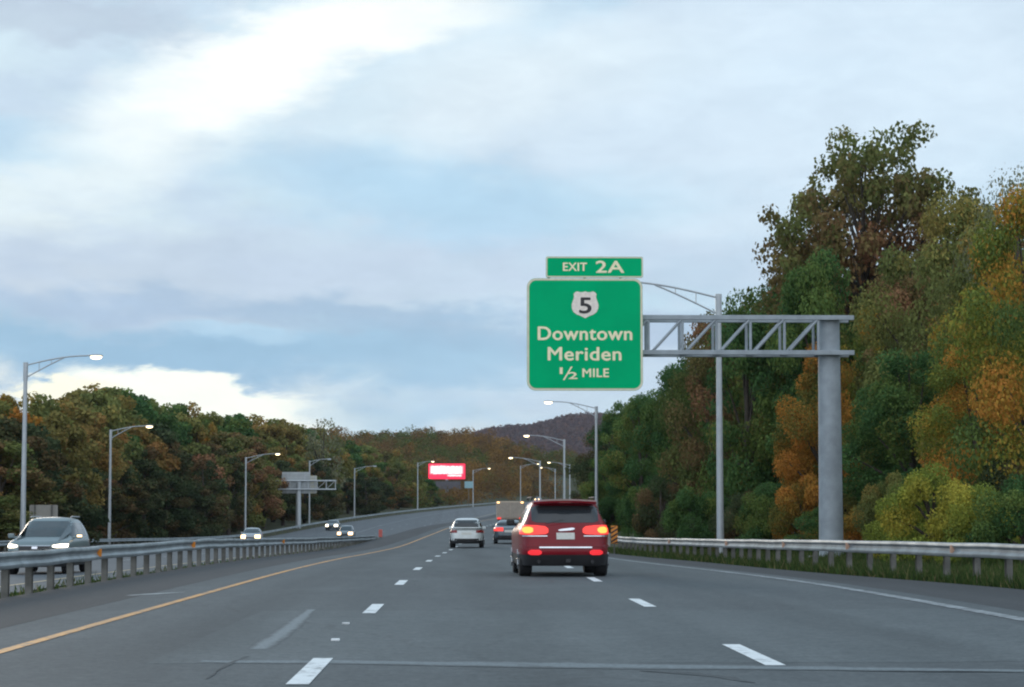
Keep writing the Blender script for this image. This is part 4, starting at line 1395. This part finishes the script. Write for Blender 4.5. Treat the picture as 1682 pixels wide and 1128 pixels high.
Y = 113.0
x = at(767.5, 890, Y).x
sedan('hatchback_car', x, Y, eL(Y), heading(Y), M['white_paint'], 'small white car ahead of the maroon SUV, on the left dashes', hatch=True, L=2.15, hw=.86, H=1.50)
Y = 128.0
x = at(836, 885, Y).x
sedan('sedan_car', x, Y, eL(Y), heading(Y), M['dark_paint'], 'low car with bright red tail lights, half hidden by the maroon SUV', lights='rear_on', L=2.25, hw=.89, H=1.36)
Y = 200.0
x = at(414, 880, Y).x
sedan('sedan_car', x, Y, opp_off(x-cv(Y), Y).z, heading(Y, True)+R(3), M['silver_paint'], 'oncoming car with two glaring headlights just over the median guardrail', lights='front_on', warm=True)
Y = 315.0
x = at(547, 868, Y).x
sedan('sedan_car', x, Y, opp_off(x-cv(Y), Y).z, heading(Y, True), M['dark_paint'], 'farthest oncoming car, on the left in the far pair', lights='front_on')
Y = 250.0
x = at(569, 880, Y).x
sedan('sedan_car', x, Y, opp_off(x-cv(Y), Y).z, heading(Y, True), M['dark_paint'], 'dark oncoming car with headlights, nearer one of the far pair', lights='front_on', warm=True, H=1.55)

Y = 715.0
x = at(884, 818, Y).x
sedan('sedan_car', x, Y, opp_off(x-cv(Y), Y).z, heading(Y, True)-R(4), M['silver_paint'], 'pair of warm headlights of a far oncoming car just above the SUV roof', lights='front_on', warm=True)


def truck():
    Y = 200.0
    a, b_ = at(815, 823, Y), at(849, 866, Y)
    w = 2.55; c = a.x+w/2
    z = eL(Y); top = a.z-z
    t = empty('box_truck', (c, Y, z), heading(Y)); tag(t, 'beige box truck between the white car and the maroon SUV', 'truck')
    b = MB(); b.box((0, 3.6, (top+.75)/2), (w, 7.2, top-.75)); b.build('cargo_box', M['truck_box'], t, bevel=.05)
    b = MB()
    for xx in (-.62, .62): b.box((xx, -.02, (top+.75)/2), (1.2, .03, top-1.0))
    b.build('rear_door', mat('truck_door_paint', (.37, .32, .27), .6), t)
    b = MB(); b.box((0, 8.3, 1.35), (2.2, 1.8, 1.7)); b.build('cab', M['white_paint'], t, bevel=.15)
    MB().box((0, 9.21, 1.7), (1.9, .03, .7)).build('windscreen', M['glass_pale'], t)
    b = MB(); b.box((0, 4.5, .6), (.9, 8.6, .3)); b.box((0, -.1, .6), (2.3, .12, .16)); b.build('chassis', M['cladding'], t)
    for xx in (-1.05, 1.05):
        for yy in (1.8, 7.9): wheel(xx, yy, .40, .26, t)
    for s_ in (-1, 1):
        MB().box((s_*1.0, -.12, .82), (.35, .06, .16)).build('taillight', M['tail_on'], t)
        MB().box((s_*1.08, -.03, top-.12), (.22, .05, .12)).build('marker_lamp', M['marker_on'], t)


truck()


# ------------------------------------------------------------------ vegetation
def leaf_cloud(rng, centers, radii, n, size, flat=.75, tint=None, core=.55):
    """n small leaf quads on and inside lumps; returns verts, quads, tint, val"""
    C = np.asarray(centers, float); Rd = np.asarray(radii, float)
    w = Rd**2; w /= w.sum()
    idx = rng.choice(len(C), n, p=w)
    d = rng.normal(size=(n, 3)); d /= np.linalg.norm(d, axis=1)[:, None]
    rr = rng.uniform(core**3, 1.0, n)**(1/3)*rng.uniform(.88, 1.10, n)
    P = C[idx]+d*(rr*Rd[idx])[:, None]*np.array([1, 1, flat])
    # leaf frame: normal roughly outward and up
    N = d+rng.normal(size=(n, 3))*.75+np.array([0, 0, .35]); N /= np.linalg.norm(N, axis=1)[:, None]
    T = rng.normal(size=(n, 3)); U = np.cross(N, T); U /= np.linalg.norm(U, axis=1)[:, None]; Wv = np.cross(N, U)
    s = size*rng.uniform(.6, 1.35, n)
    a = U*(s*.5)[:, None]; b = Wv*(s*.36)[:, None]
    V = np.stack([P-a, P-a*.1-b, P+a, P-a*.1+b], 1).reshape(-1, 3)
    F = np.arange(4*n).reshape(-1, 4)
    ct = rng.uniform(0, 1, len(C)) if tint is None else np.asarray(tint, float)
    t = np.clip(ct[idx]*.75+rng.uniform(0, 1, n)*.25, 0, 1)
    cvv = rng.uniform(.82, 1.22, len(C))
    v = cvv[idx]*rng.uniform(.75, 1.3, n)
    return V, F, np.repeat(t, 4), np.repeat(v, 4)


def tree_proto(seed, n, size, shape='round', H=10.0, Rw=4.2, lumps=46, base=.12, density=1.0, tint_fn=None, core=.45):
    rng = np.random.default_rng(seed)
    C, Rd = [], []
    for k in range(lumps):
        stray = k % 5 == 0 and shape != 'bush' and lumps > 45
        u = rng.uniform(0, 1)
        z = base+(1-base)*(u**.85)
        if shape == 'round': prof = math.sin(math.pi*min(max((z-base*.3)/(1.02-base*.3), 0.02), .98))**.55
        elif shape == 'tall': prof = (1-abs(z-.45)/.62)**.6 if z < 1 else .1
        elif shape == 'bush': prof = math.sqrt(max(1-z*z, .05))
        else: prof = (1.05-z)**.6
        a = rng.uniform(0, 2*math.pi); r = Rw*prof*math.sqrt(rng.uniform(.12, 1.0))*.86
        C.append((r*math.cos(a), r*math.sin(a), z*H*.93)); Rd.append(Rw*(rng.uniform(.12, .20) if stray else rng.uniform(.20, .42))*(1.12-.45*z))
        if stray: C[-1] = (C[-1][0]*1.2, C[-1][1]*1.2, min(H*.98, C[-1][2]*1.04))
    tints = None
    if tint_fn: tints = [tint_fn(c, rng) for c in C]
    V, F, t, v = leaf_cloud(rng, C, Rd, n, size, .72, tints, core)
    me = npmesh('crown', V, F, LM['green'], attr={'tint': t, 'val': v})
    b = MB()
    r0 = Rw*.055+.05
    px, py = rng.uniform(-.3, .3, 2)
    spine = [(0, 0, -.6), (0, 0, 0), (px*.3, py*.3, H*.3), (px, py, H*.6), (px*1.4, py*1.2, H*.88)]
    b.tube(spine, [r0*1.5, r0*1.2, r0*.85, r0*.5, r0*.12], 9)
    order = rng.permutation(len(C))[:12]
    for i in order:
        c = C[i]; z0 = max(H*.12, c[2]*.55)
        b.tube([(px*.4*z0/H, py*.4*z0/H, z0), (c[0]*.5, c[1]*.5, (z0+c[2])/2+.1), tuple(c)], [r0*.42, r0*.25, r0*.06], 6, caps=False)
    me2 = bpy.data.meshes.new('trunk'); me2.from_pydata(b.v, [], b.f); me2.materials.append(M['bark'])
    me2.polygons.foreach_set('use_smooth', [True]*len(me2.polygons)); me2.update()
    return me, me2, H, Rw


def place_tree(proto, X, Y, Z, H, width, col, name, label, cat='tree', group=None, rz=None, trunk=True):
    cm, tm, h0, r0 = proto
    t = empty(name, (X, Y, Z), random.uniform(0, 6.28) if rz is None else rz); tag(t, label, cat, group)
    sc = Vector((width/(2*r0), width/(2*r0), H/h0))
    o = link('crown' if cat != 'shrub' else 'foliage', cm, t); o.scale = sc
    o.material_slots[0].link = 'OBJECT'; o.material_slots[0].material = LM[col]
    if trunk:
        o = link('trunk', tm, t); o.scale = sc
    return t


far_protos = [tree_proto(100+i, 9500, .30, ['round', 'tall', 'round', 'tall'][i % 4], 10, 3.6, 40, .06) for i in range(6)]
mid_protos = [tree_proto(200+i, 32000, .155, ['round', 'tall', 'round'][i % 3], 10, 3.9, 60, .05) for i in range(5)]


def ragged_proto(seed, n, size):
    # an open, uneven crown: sprays of leaves at the ends of limbs, sky between them
    rng = np.random.default_rng(seed)
    H = 10.0
    C, Rd, ends = [], [], []
    for k in range(95):
        z = .34+.62*rng.uniform(0, 1)
        wmax = 4.1*math.sqrt(max(0.05, 1-abs((z-.55)/.47)**2.6))
        a = rng.uniform(0, 2*math.pi); r = wmax*math.sqrt(rng.uniform(.03, 1.1))
        e = np.array([r*math.cos(a), r*math.sin(a), z*H*.97]); ends.append(e)
        for j in range(rng.integers(3, 6)):
            C.append(tuple(e+rng.normal(size=3)*np.array([.55, .55, .42]))); Rd.append(rng.uniform(.30, .62))
    for k in range(60):                     # fuller lower crown
        z = rng.uniform(.15, .74); a = rng.uniform(0, 6.28); r = 3.3*math.sqrt(rng.uniform(0, 1))
        C.append((r*math.cos(a), r*math.sin(a), z*H)); Rd.append(rng.uniform(.7, 1.2))
    V, F, t, v = leaf_cloud(rng, C, Rd, n, size, .75, [sparse_tint(c, rng) for c in C], .2)
    me = npmesh('crown', V, F, LM['green'], attr={'tint': t, 'val': v})
    b = MB()
    b.tube([(0, 0, -.5), (0, 0, 1), (.15, .1, 4), (-.1, .2, 6.5), (.1, .1, 9.2)], [.36, .28, .2, .12, .03], 9)
    for e in ends:
        z0 = max(3.2, e[2]*.74)
        b.tube([(0.05, .1, z0), tuple(np.array([e[0]*.5, e[1]*.5, (z0+e[2])/2+.1])), tuple(e)], [.055, .035, .012], 5, caps=False)
    me2 = bpy.data.meshes.new('trunk'); me2.from_pydata(b.v, [], b.f); me2.materials.append(M['bark']); me2.update()
    return me, me2, H, 4.3


def sparse_tint(c, rng):
    # upper and middle crown turns rust brown, the rim stays green
    k = math.exp(-((c[2]-6.0)/2.2)**2)*math.exp(-(math.hypot(c[0]-1, c[1])/3.6)**2)
    return min(1, .10+1.25*k*rng.uniform(.6, 1.3)+rng.uniform(0, .35))


big_protos = [ragged_proto(300, 60000, .15),
              tree_proto(301, 40000, .13, 'round', 10, 4.0, 60, .05)]
bush_protos = [tree_proto(400+i, 20000, .10, 'bush', 3, 2.6, 26, .05) for i in range(3)]

# --- the wood left of the highway: silhouette of the tops, as seen, at each bearing
SIL_L = ([-200, 0, 60, 85, 125, 160, 205, 240, 300, 350, 420, 480, 560, 600, 650, 700, 760], [650, 645, 645, 655, 632, 628, 634, 645, 660, 672, 678, 690, 714, 727, 735, 762, 790])
YF = ([-200, 0, 100, 200, 310, 420, 515, 620, 700, 760], [100, 124, 165, 222, 262, 310, 350, 420, 490, 530])
kinds_L = {
 'green': 'dark green tree in the wood beyond the oncoming lanes',
 'olive': 'olive green turning tree in the wood beyond the oncoming lanes',
 'rust': 'rust brown autumn tree in the wood beyond the oncoming lanes',
 'orange': 'orange autumn tree in the wood beyond the oncoming lanes',
 'brown': 'brown and green autumn tree in the wood beyond the oncoming lanes',
 'dark': 'very dark green brown tree low in the wood beyond the oncoming lanes',
}


ORD = 'first second third fourth fifth sixth seventh eighth ninth tenth eleventh twelfth thirteenth fourteenth fifteenth sixteenth seventeenth eighteenth nineteenth twentieth'.split()
ROWMATES = []


def name_rows():
    # each tree of a row is told apart by its colour, its row and its turn from the left
    keys = sorted({(a, b, c) for a, b, c, _, _ in ROWMATES})
    for key in keys:
        same = sorted([(px, k) for k, (a, b, c, px, _) in enumerate(ROWMATES) if (a, b, c) == key])
        for n, (px, k) in enumerate(same):
            colour, row, what = key
            ROWMATES[k][4]['label'] = ('%s %s from the left in the %s' % (ORD[n] + ' ' + colour if len(same) > 1 else 'only ' + colour, what, row))


WORDS = {'green': 'dark green', 'olive': 'olive green', 'rust': 'rust brown', 'orange': 'orange', 'brown': 'brown and green', 'dark': 'very dark', 'yellow': 'yellow green', 'mixed': 'mixed orange'}


def left_wood():
    rng = random.Random(11)
    rows = [(6, 120, 42, 0), (20, 70, 40, 1), (36, 25, 40, 2), (54, 6, 34, 3)]
    for dd, drop, step, ri in rows:
        px = -150 + ri*13
        while px < (715 if ri < 3 else 660):
            Yd = float(np.interp(px, *YF))+dd*(1+px/700)+rng.uniform(-3, 3)
            top = float(np.interp(px, *SIL_L))+drop*(.75 if px > 350 else 1)*rng.uniform(.6, 1.25)+rng.uniform(-4, 5)
            p = at(px, top, Yd); zg = ground_at(p.x, Yd)
            H = p.z-zg
            if H > 3:
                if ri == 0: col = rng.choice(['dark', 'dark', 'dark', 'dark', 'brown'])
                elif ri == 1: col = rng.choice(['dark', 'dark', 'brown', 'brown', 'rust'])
                else:
                    if px < 60: wts = ['rust', 'brown', 'olive', 'orange']
                    elif px < 145: wts = ['rust', 'rust', 'rust', 'olive']
                    elif px < 280: wts = ['olive', 'green', 'olive', 'green']
                    elif px < 420: wts = ['olive', 'green', 'orange', 'olive', 'green']
                    else: wts = ['green', 'olive', 'olive', 'brown', 'rust']
                    col = rng.choice(wts)
                wd = max(7.5, H*rng.uniform(.60, .92))
                tr = place_tree(rng.choice(far_protos), p.x, Yd, zg, H*1.03, wd, col, 'broadleaf_tree', kinds_L[col], group='trees of the wood beyond the oncoming lanes')
                ROWMATES.append((WORDS[col], ('front row of the left wood', 'second row of the left wood', 'third row of the left wood', 'skyline row of the left wood')[ri], 'tree', px, tr))
            s = 3617/Yd
            px += step*rng.uniform(.75, 1.2)*(s/17)**.5


left_wood()
# single trees one can pick out there
for (px, py, Yd, w, col, lab) in ((345, 688, 330, 5.0, 'orange', 'bright orange tree glowing in the left wood right of the second lamp'),
                                  (100, 668, 178, 7.5, 'rust', 'large rust red tree between the two nearest left street lamps'),
                                  (395, 735, 318, 8, 'rust', 'reddish brown tree right behind the lamp arm above the glaring headlights'),
                                  (160, 632, 232, 10, 'olive', 'tallest olive green tree on the left skyline under the bright sky gap')):
    p = at(px, py, Yd); zg = ground_at(p.x, Yd)
    place_tree(far_protos[2], p.x, Yd, zg, p.z-zg, w, col, 'broadleaf_tree', lab)
pale = tree_proto(500, 1500, .30, 'round', 10, 4.2, 60, .35, core=.2)
p = at(530, 680, 395); zg = ground_at(p.x, 395)
place_tree(pale, p.x, 395, zg, p.z-zg, 9, 'pale', 'broadleaf_tree', 'pale half bare tree at the right end of the left wood skyline')

# --- trees right of our lanes: bearing px, top px, distance, crown width
KR = 'trees packed along the right verge'
right_trees = [
 # px, top, Y, w, colour, proto, label
 (1420, 218, 112, 12.6, 'brown', 'B0', 'tallest tree on the right, ragged green and rust crown against the sky'),
 (1552, 312, 92, 7.5, 'olive', 'B1', 'olive tree directly right of the tallest ragged tree'),
 (1668, 262, 72, 5.4, 'pale', 'P', 'thin pale topped tree at the upper right edge of the photo'),
 (1690, 290, 62, 5.4, 'mixed', 'B1', 'orange and yellow tree cut by the right edge of the photo'),
 (1490, 385, 100, 6.5, 'brown', 'M', 'brown green tree joined to the lower right of the tallest crown'),
 (1345, 405, 104, 6.0, 'green', 'M', 'green tree joined to the lower left of the tallest crown'),
 (1620, 330, 80, 6.0, 'olive', 'M', 'olive tree between the tallest tree and the right edge'),
 (1635, 380, 70, 4.8, 'mixed', 'B1', 'olive brown tree just left of the orange tree at the right edge'),
 (1352, 560, 93, 4.6, 'orange', 'B1', 'burnt orange tree directly behind the gantry post'),
 (1500, 560, 84, 6.0, 'green', 'M', 'broad green tree right of the gantry post, above the yellow green shrubs'),
 (1600, 560, 66, 4.4, 'mixed', 'B1', 'yellow green tree with orange sprays near the right edge'),
 (1225, 470, 110, 6.0, 'green', 'M', 'deep green tree just right of the nearest right lamp post'),
 (1290, 440, 125, 8.0, 'green', 'M', 'dark green tree left below the tallest ragged tree'),
 (1165, 512, 128, 6.5, 'brown', 'M', 'green brown tree crown behind the truss where the lamp post crosses'),
 (1110, 585, 135, 5.5, 'green', 'M', 'mid green tree just right of the lower corner of the exit sign'),
 (1055, 645, 168, 6.2, 'green', 'M', 'dark green tree directly below the exit sign'),
 (1012, 656, 192, 7.0, 'green', 'M', 'dark green tree beside the lamp post behind the maroon SUV'),
 (1475, 430, 105, 7.4, 'brown', 'B1', 'brown green tree low in front of the tallest tree'),
 (1340, 470, 108, 7.0, 'green', 'M', 'dense dark green tree above the right end of the truss'),
 (1432, 640, 88, 3.6, 'green', 'M', 'leafy green tree touching the right side of the gantry post'),
 (1420, 500, 100, 5.0, 'mixed', 'B1', 'mixed orange and green tree peeking over the right end of the truss'),
 (1420, 430, 118, 9.0, 'green', 'M', 'dark green tree filling under the ragged crown of the tallest tree'),
]


def right_wood():
    rng = random.Random(5)
    PR = {'B0': big_protos[0], 'B1': big_protos[1], 'P': tree_proto(501, 9000, .11, 'round', 10, 4.2, 60, .25, core=.3)}
    k = 0
    for (px, py, Y, w, col, pr, lab) in right_trees:
        p = at(px, py, Y); zg = ground_at(p.x, Y)-.2
        proto = PR.get(pr) or mid_protos[k % 5]; k += 1
        place_tree(proto, p.x, Y, zg, (p.z-zg), w, col, 'broadleaf_tree', lab, rz=0.4 if pr == 'B0' else None)
    # the unbroken mass between them
    SIL = ([975, 1010, 1060, 1130, 1170, 1200, 1260, 1300, 1380, 1500, 1560, 1600, 1682, 1800], [665, 660, 645, 580, 520, 490, 470, 450, 420, 400, 380, 350, 330, 330])
    lab = {'green': 'green tree packed in the wood right of the highway', 'dark': 'very dark tree low in the wood right of the highway',
           'olive': 'olive tree packed in the wood right of the highway', 'brown': 'brown green tree packed in the wood right of the highway'}
    for (px0, px1, Ya, Yb, drop, step) in ((985, 1720, 185, 92, 150, 52), (1000, 1780, 210, 108, 60, 56), (1030, 1800, 225, 128, 15, 60)):
        px = px0
        while px < px1:
            Y = Ya*(Yb/Ya)**((px-px0)/(px1-px0))
            top = float(np.interp(px, *SIL))+drop*rng.uniform(.7, 1.4)*min(1, (px-900)/260)
            p = at(px, top, Y); 
            if p.x-cv(Y) < oR(Y)+3.5: px += 20; continue
            zg = ground_at(p.x, Y)-.2
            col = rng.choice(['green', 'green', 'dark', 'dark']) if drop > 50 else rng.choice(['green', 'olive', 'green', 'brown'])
            H = p.z-zg
            tr = place_tree(rng.choice(mid_protos), p.x, Y, zg, H, max(5.0, H*rng.uniform(.58, .82)), col, 'broadleaf_tree', lab[col], group=KR)
            ROWMATES.append((WORDS[col], {150: 'low row of the right wood', 60: 'middle row of the right wood', 15: 'rear row of the right wood'}[drop], 'tree', px, tr))
            px += step*rng.uniform(.8, 1.2)
    # low growth behind the rail
    for i, (px, py, Y, w, col, l2) in enumerate((
        (1530, 772, 60, 3.2, 'yellow', 'tall yellow green shrub behind the rail right of the gantry post'),
        (1610, 800, 55, 3.0, 'yellow', 'yellow green shrub behind the rail nearest the right edge'),
        (1480, 815, 66, 2.6, 'yellow', 'low yellow green shrub next to the foot of the gantry post'),
        (1680, 790, 52, 3.0, 'green', 'green shrub behind the rail cut by the right edge'),
        (1430, 820, 80, 3.2, 'orange', 'orange brown shrub directly right behind the gantry post'),
        (1320, 780, 86, 3.0, 'orange', 'orange brown shrub directly left behind the gantry post'),
        (1260, 800, 88, 3.4, 'green', 'dark green shrub between the lamp post and gantry post'),
        (1215, 815, 92, 3.0, 'dark', 'dark shrub just right of the foot of the nearest right lamp'),
        (1140, 800, 100, 3.4, 'green', 'green shrub just left of the foot of the nearest right lamp'),
        (1085, 790, 112, 3.8, 'dark', 'dark shrub left of the green one behind the right guardrail'),
        (1050, 800, 140, 3.6, 'green', 'green shrub above the striped hazard plate'),
        (1008, 790, 182, 4.0, 'green', 'green shrub beside the post behind the SUV'))):
        p = at(px, py, Y); zg = ground_at(p.x, Y)-.1
        place_tree(bush_protos[i % 3], p.x, Y, zg, max(1.2, p.z-zg), w, col, 'shrub', l2, cat='shrub')
    rg = random.Random(3)
    for i in range(26):
        Y = 44+i*4.2; off = oR(Y)+rg.uniform(4.6, 7.5) + (1.5 if Y < 80 else 0)
        X = off+cv(Y); col = rg.choice(['green', 'dark', 'green', 'olive'])
        tr = place_tree(bush_protos[i % 3], X, Y, ground_at(X, Y)-.1, rg.uniform(1.5, 2.8), rg.uniform(2.4, 3.8), col, 'shrub',
                   {'green': 'leafy green shrub low along the right tree edge', 'dark': 'very dark shrub low along the right tree edge', 'olive': 'olive shrub low along the right tree edge'}[col],
                   cat='shrub', group='shrubs along the right tree edge')
        ROWMATES.append((WORDS[col], 'shrub line behind the right guardrail', 'shrub', X/Y, tr))


right_wood()
name_rows()


# --- woods that read as one mass: the slope beyond the bend
def far_wood():
    rng = np.random.default_rng(9)
    Vs, Fs, Ts, Vl = [], [], [], []; nb = 0
    protos = []
    for s_ in range(5):
        r2 = np.random.default_rng(50+s_)
        C = [(r2.normal()*1.9, r2.normal()*1.9, r2.uniform(.8, 9.0)) for _ in range(18)]
        protos.append((C, [r2.uniform(1.1, 2.3) for _ in C]))
    pts = []
    for Y in np.arange(480, 1180, 13):
        x0, x1 = at(560, 800, Y).x, at(1130, 800, Y).x
        for X in np.arange(x0, x1, 9.0):
            xx, yy = X+rng.uniform(-3.5, 3.5), Y+rng.uniform(-5, 5)
            c = cv(min(yy, 1000))
            if oF(yy)-7 < xx-c < oR(yy)+9 and yy < 1010: continue
            low = .36 if (yy < 632 and -16 < xx < 12) else 1.0
            pts.append((xx, yy, low))
    for (X, Y, low) in pts:
        C, Rd = protos[rng.integers(5)]
        h = low*rng.uniform(.85, 1.25)*(1.0 if Y > 560 else 1.0); w = rng.uniform(.9, 1.3)
        n = int(900*min(1, (600/Y)**1.3))+120
        sz = .42*Y/600
        sel = rng.normal(loc=0)
        tt = min(1, max(0, .5+.33*math.sin(X*.075+1.3*math.sin(Y*.021))+.28*math.sin(Y*.043+X*.031)+rng.normal()*.22))
        V, F, t, v = leaf_cloud(rng, [(a*w, b*w, c*h) for a, b, c in C], [r*w for r in Rd], n, sz, .8, [min(1, max(0, tt+rng.normal()*.10)) for _ in C], .6)
        V = V+np.array([X, Y, ground_at(X, Y)])
        Vs.append(V); Fs.append(F+nb); nb += len(V); Ts.append(t); Vl.append(v)
    mt = leafmat('leaves_far_slope', [(0.0, (0.055, 0.080, 0.032)), (0.2, (0.12, 0.13, 0.035)), (0.4, (0.12, 0.075, 0.040)), (0.6, (0.19, 0.105, 0.038)), (0.8, (0.25, 0.15, 0.038)), (1.0, (0.20, 0.075, 0.042))], gain=1.05)
    o = link('far_wood', npmesh('far_wood', np.concatenate(Vs), np.concatenate(Fs), mt, attr={'tint': np.concatenate(Ts), 'val': np.concatenate(Vl)}))
    tag(o, 'autumn coloured wood covering the far slope beyond the bend', 'wood', kind='stuff')
    # thin bare woods over the distant ridge
    Vs, Fs, Ts, Vl = [], [], [], []; nb = 0
    n = 15000
    Yr = rng.uniform(3000, 3850, n); Xr = rng.uniform(-150, 900, n)
    P = np.array([(x, y, ground_at(x, y)+rng.uniform(2, 9)) for x, y in zip(Xr, Yr)])
    C = P; V, F, t, v = leaf_cloud(rng, C, np.full(n, 5.0), n*8, 3.6, .8, rng.uniform(0, 1, n), .3)
    m2 = leafmat('bare_ridge_wood', [(0.0, (0.056, 0.032, 0.034)), (0.5, (0.092, 0.048, 0.044)), (1.0, (0.14, 0.070, 0.042))], .2)
    o = link('ridge_wood', npmesh('ridge_wood', V, F, m2, attr={'tint': t, 'val': v}))
    tag(o, 'purple brown nearly bare wood on the distant ridge', 'wood', kind='stuff')


far_wood()


# --- grass on the verge
def grass(name, label, n, fn, hmin, hmax, seed):
    rng = np.random.default_rng(seed)
    P = np.array([fn(rng) for _ in range(n)])
    a = rng.uniform(0, 2*math.pi, n); w = rng.uniform(.012, .03, n); h = rng.uniform(hmin, hmax, n)*rng.uniform(.5, 1, n)
    dx = np.stack([np.cos(a), np.sin(a), np.zeros(n)], 1)*w[:, None]
    ln = np.stack([rng.normal(size=n)*.35*h, rng.normal(size=n)*.35*h, h], 1)
    V = np.stack([P-dx, P+dx, P+ln], 1).reshape(-1, 3)
    F = np.arange(3*n).reshape(-1, 3)
    t = np.repeat(rng.uniform(0, 1, n)**1.5, 3)
    o = link(name, npmesh(name, V, F, LM['grass'], attr={'tint': t, 'val': np.repeat(rng.uniform(.7, 1.3, n), 3)}))
    tag(o, label, 'grass', kind='stuff')


def verge_pt(rng):
    Y = rng.uniform(26, 110)
    cl = (math.sin(Y*.9)+math.sin(Y*2.3+1))*.25
    off = oR(Y)+.15+abs(rng.normal())*(1.6)+max(0, cl)*.2
    if rng.uniform() < .35: off = oR(Y)+rng.uniform(0, 7)
    X = off+cv(Y); return (X, Y, ground_at(X, Y)-.03)


def median_pt(rng):
    Y = rng.uniform(26, 300)
    c = math.floor(Y/3.1)*3.1
    rr = np.random.default_rng(int(c*10)).uniform()
    Y = c+rng.normal()*(.5+rr)
    off = -8.2+rng.normal()*.45
    return (off+cv(Y), Y, (eL(Y)+eN(Y))/2-.11)


grass('verge_grass', 'rough grass under and behind the right guardrail', 110000, verge_pt, .10, .36, 1)
grass('median_weeds', 'sparse weeds in the narrow strip behind the median guardrail', 16000, median_pt, .05, .22, 2)


# ------------------------------------------------------------------ haze
def haze():
    b = MB(); b.box((300, 3300, 109), (7600, 7900, 223))
    m = bpy.data.materials.new('haze'); m.use_nodes = True
    nt = NT(m.node_tree); nt.n.clear()
    pv = nt.node('ShaderNodeVolumePrincipled'); pv.inputs['Color'].default_value = (.78, .86, 1.0, 1)
    pv.inputs['Density'].default_value = 0.00004
    pv.inputs['Anisotropy'].default_value = 0.2
    o = nt.node('ShaderNodeOutputMaterial'); nt.l.new(pv.outputs[0], o.inputs['Volume'])
    tag(b.build('haze', m), 'thin blue haze over the valley', 'haze', kind='stuff')


haze()
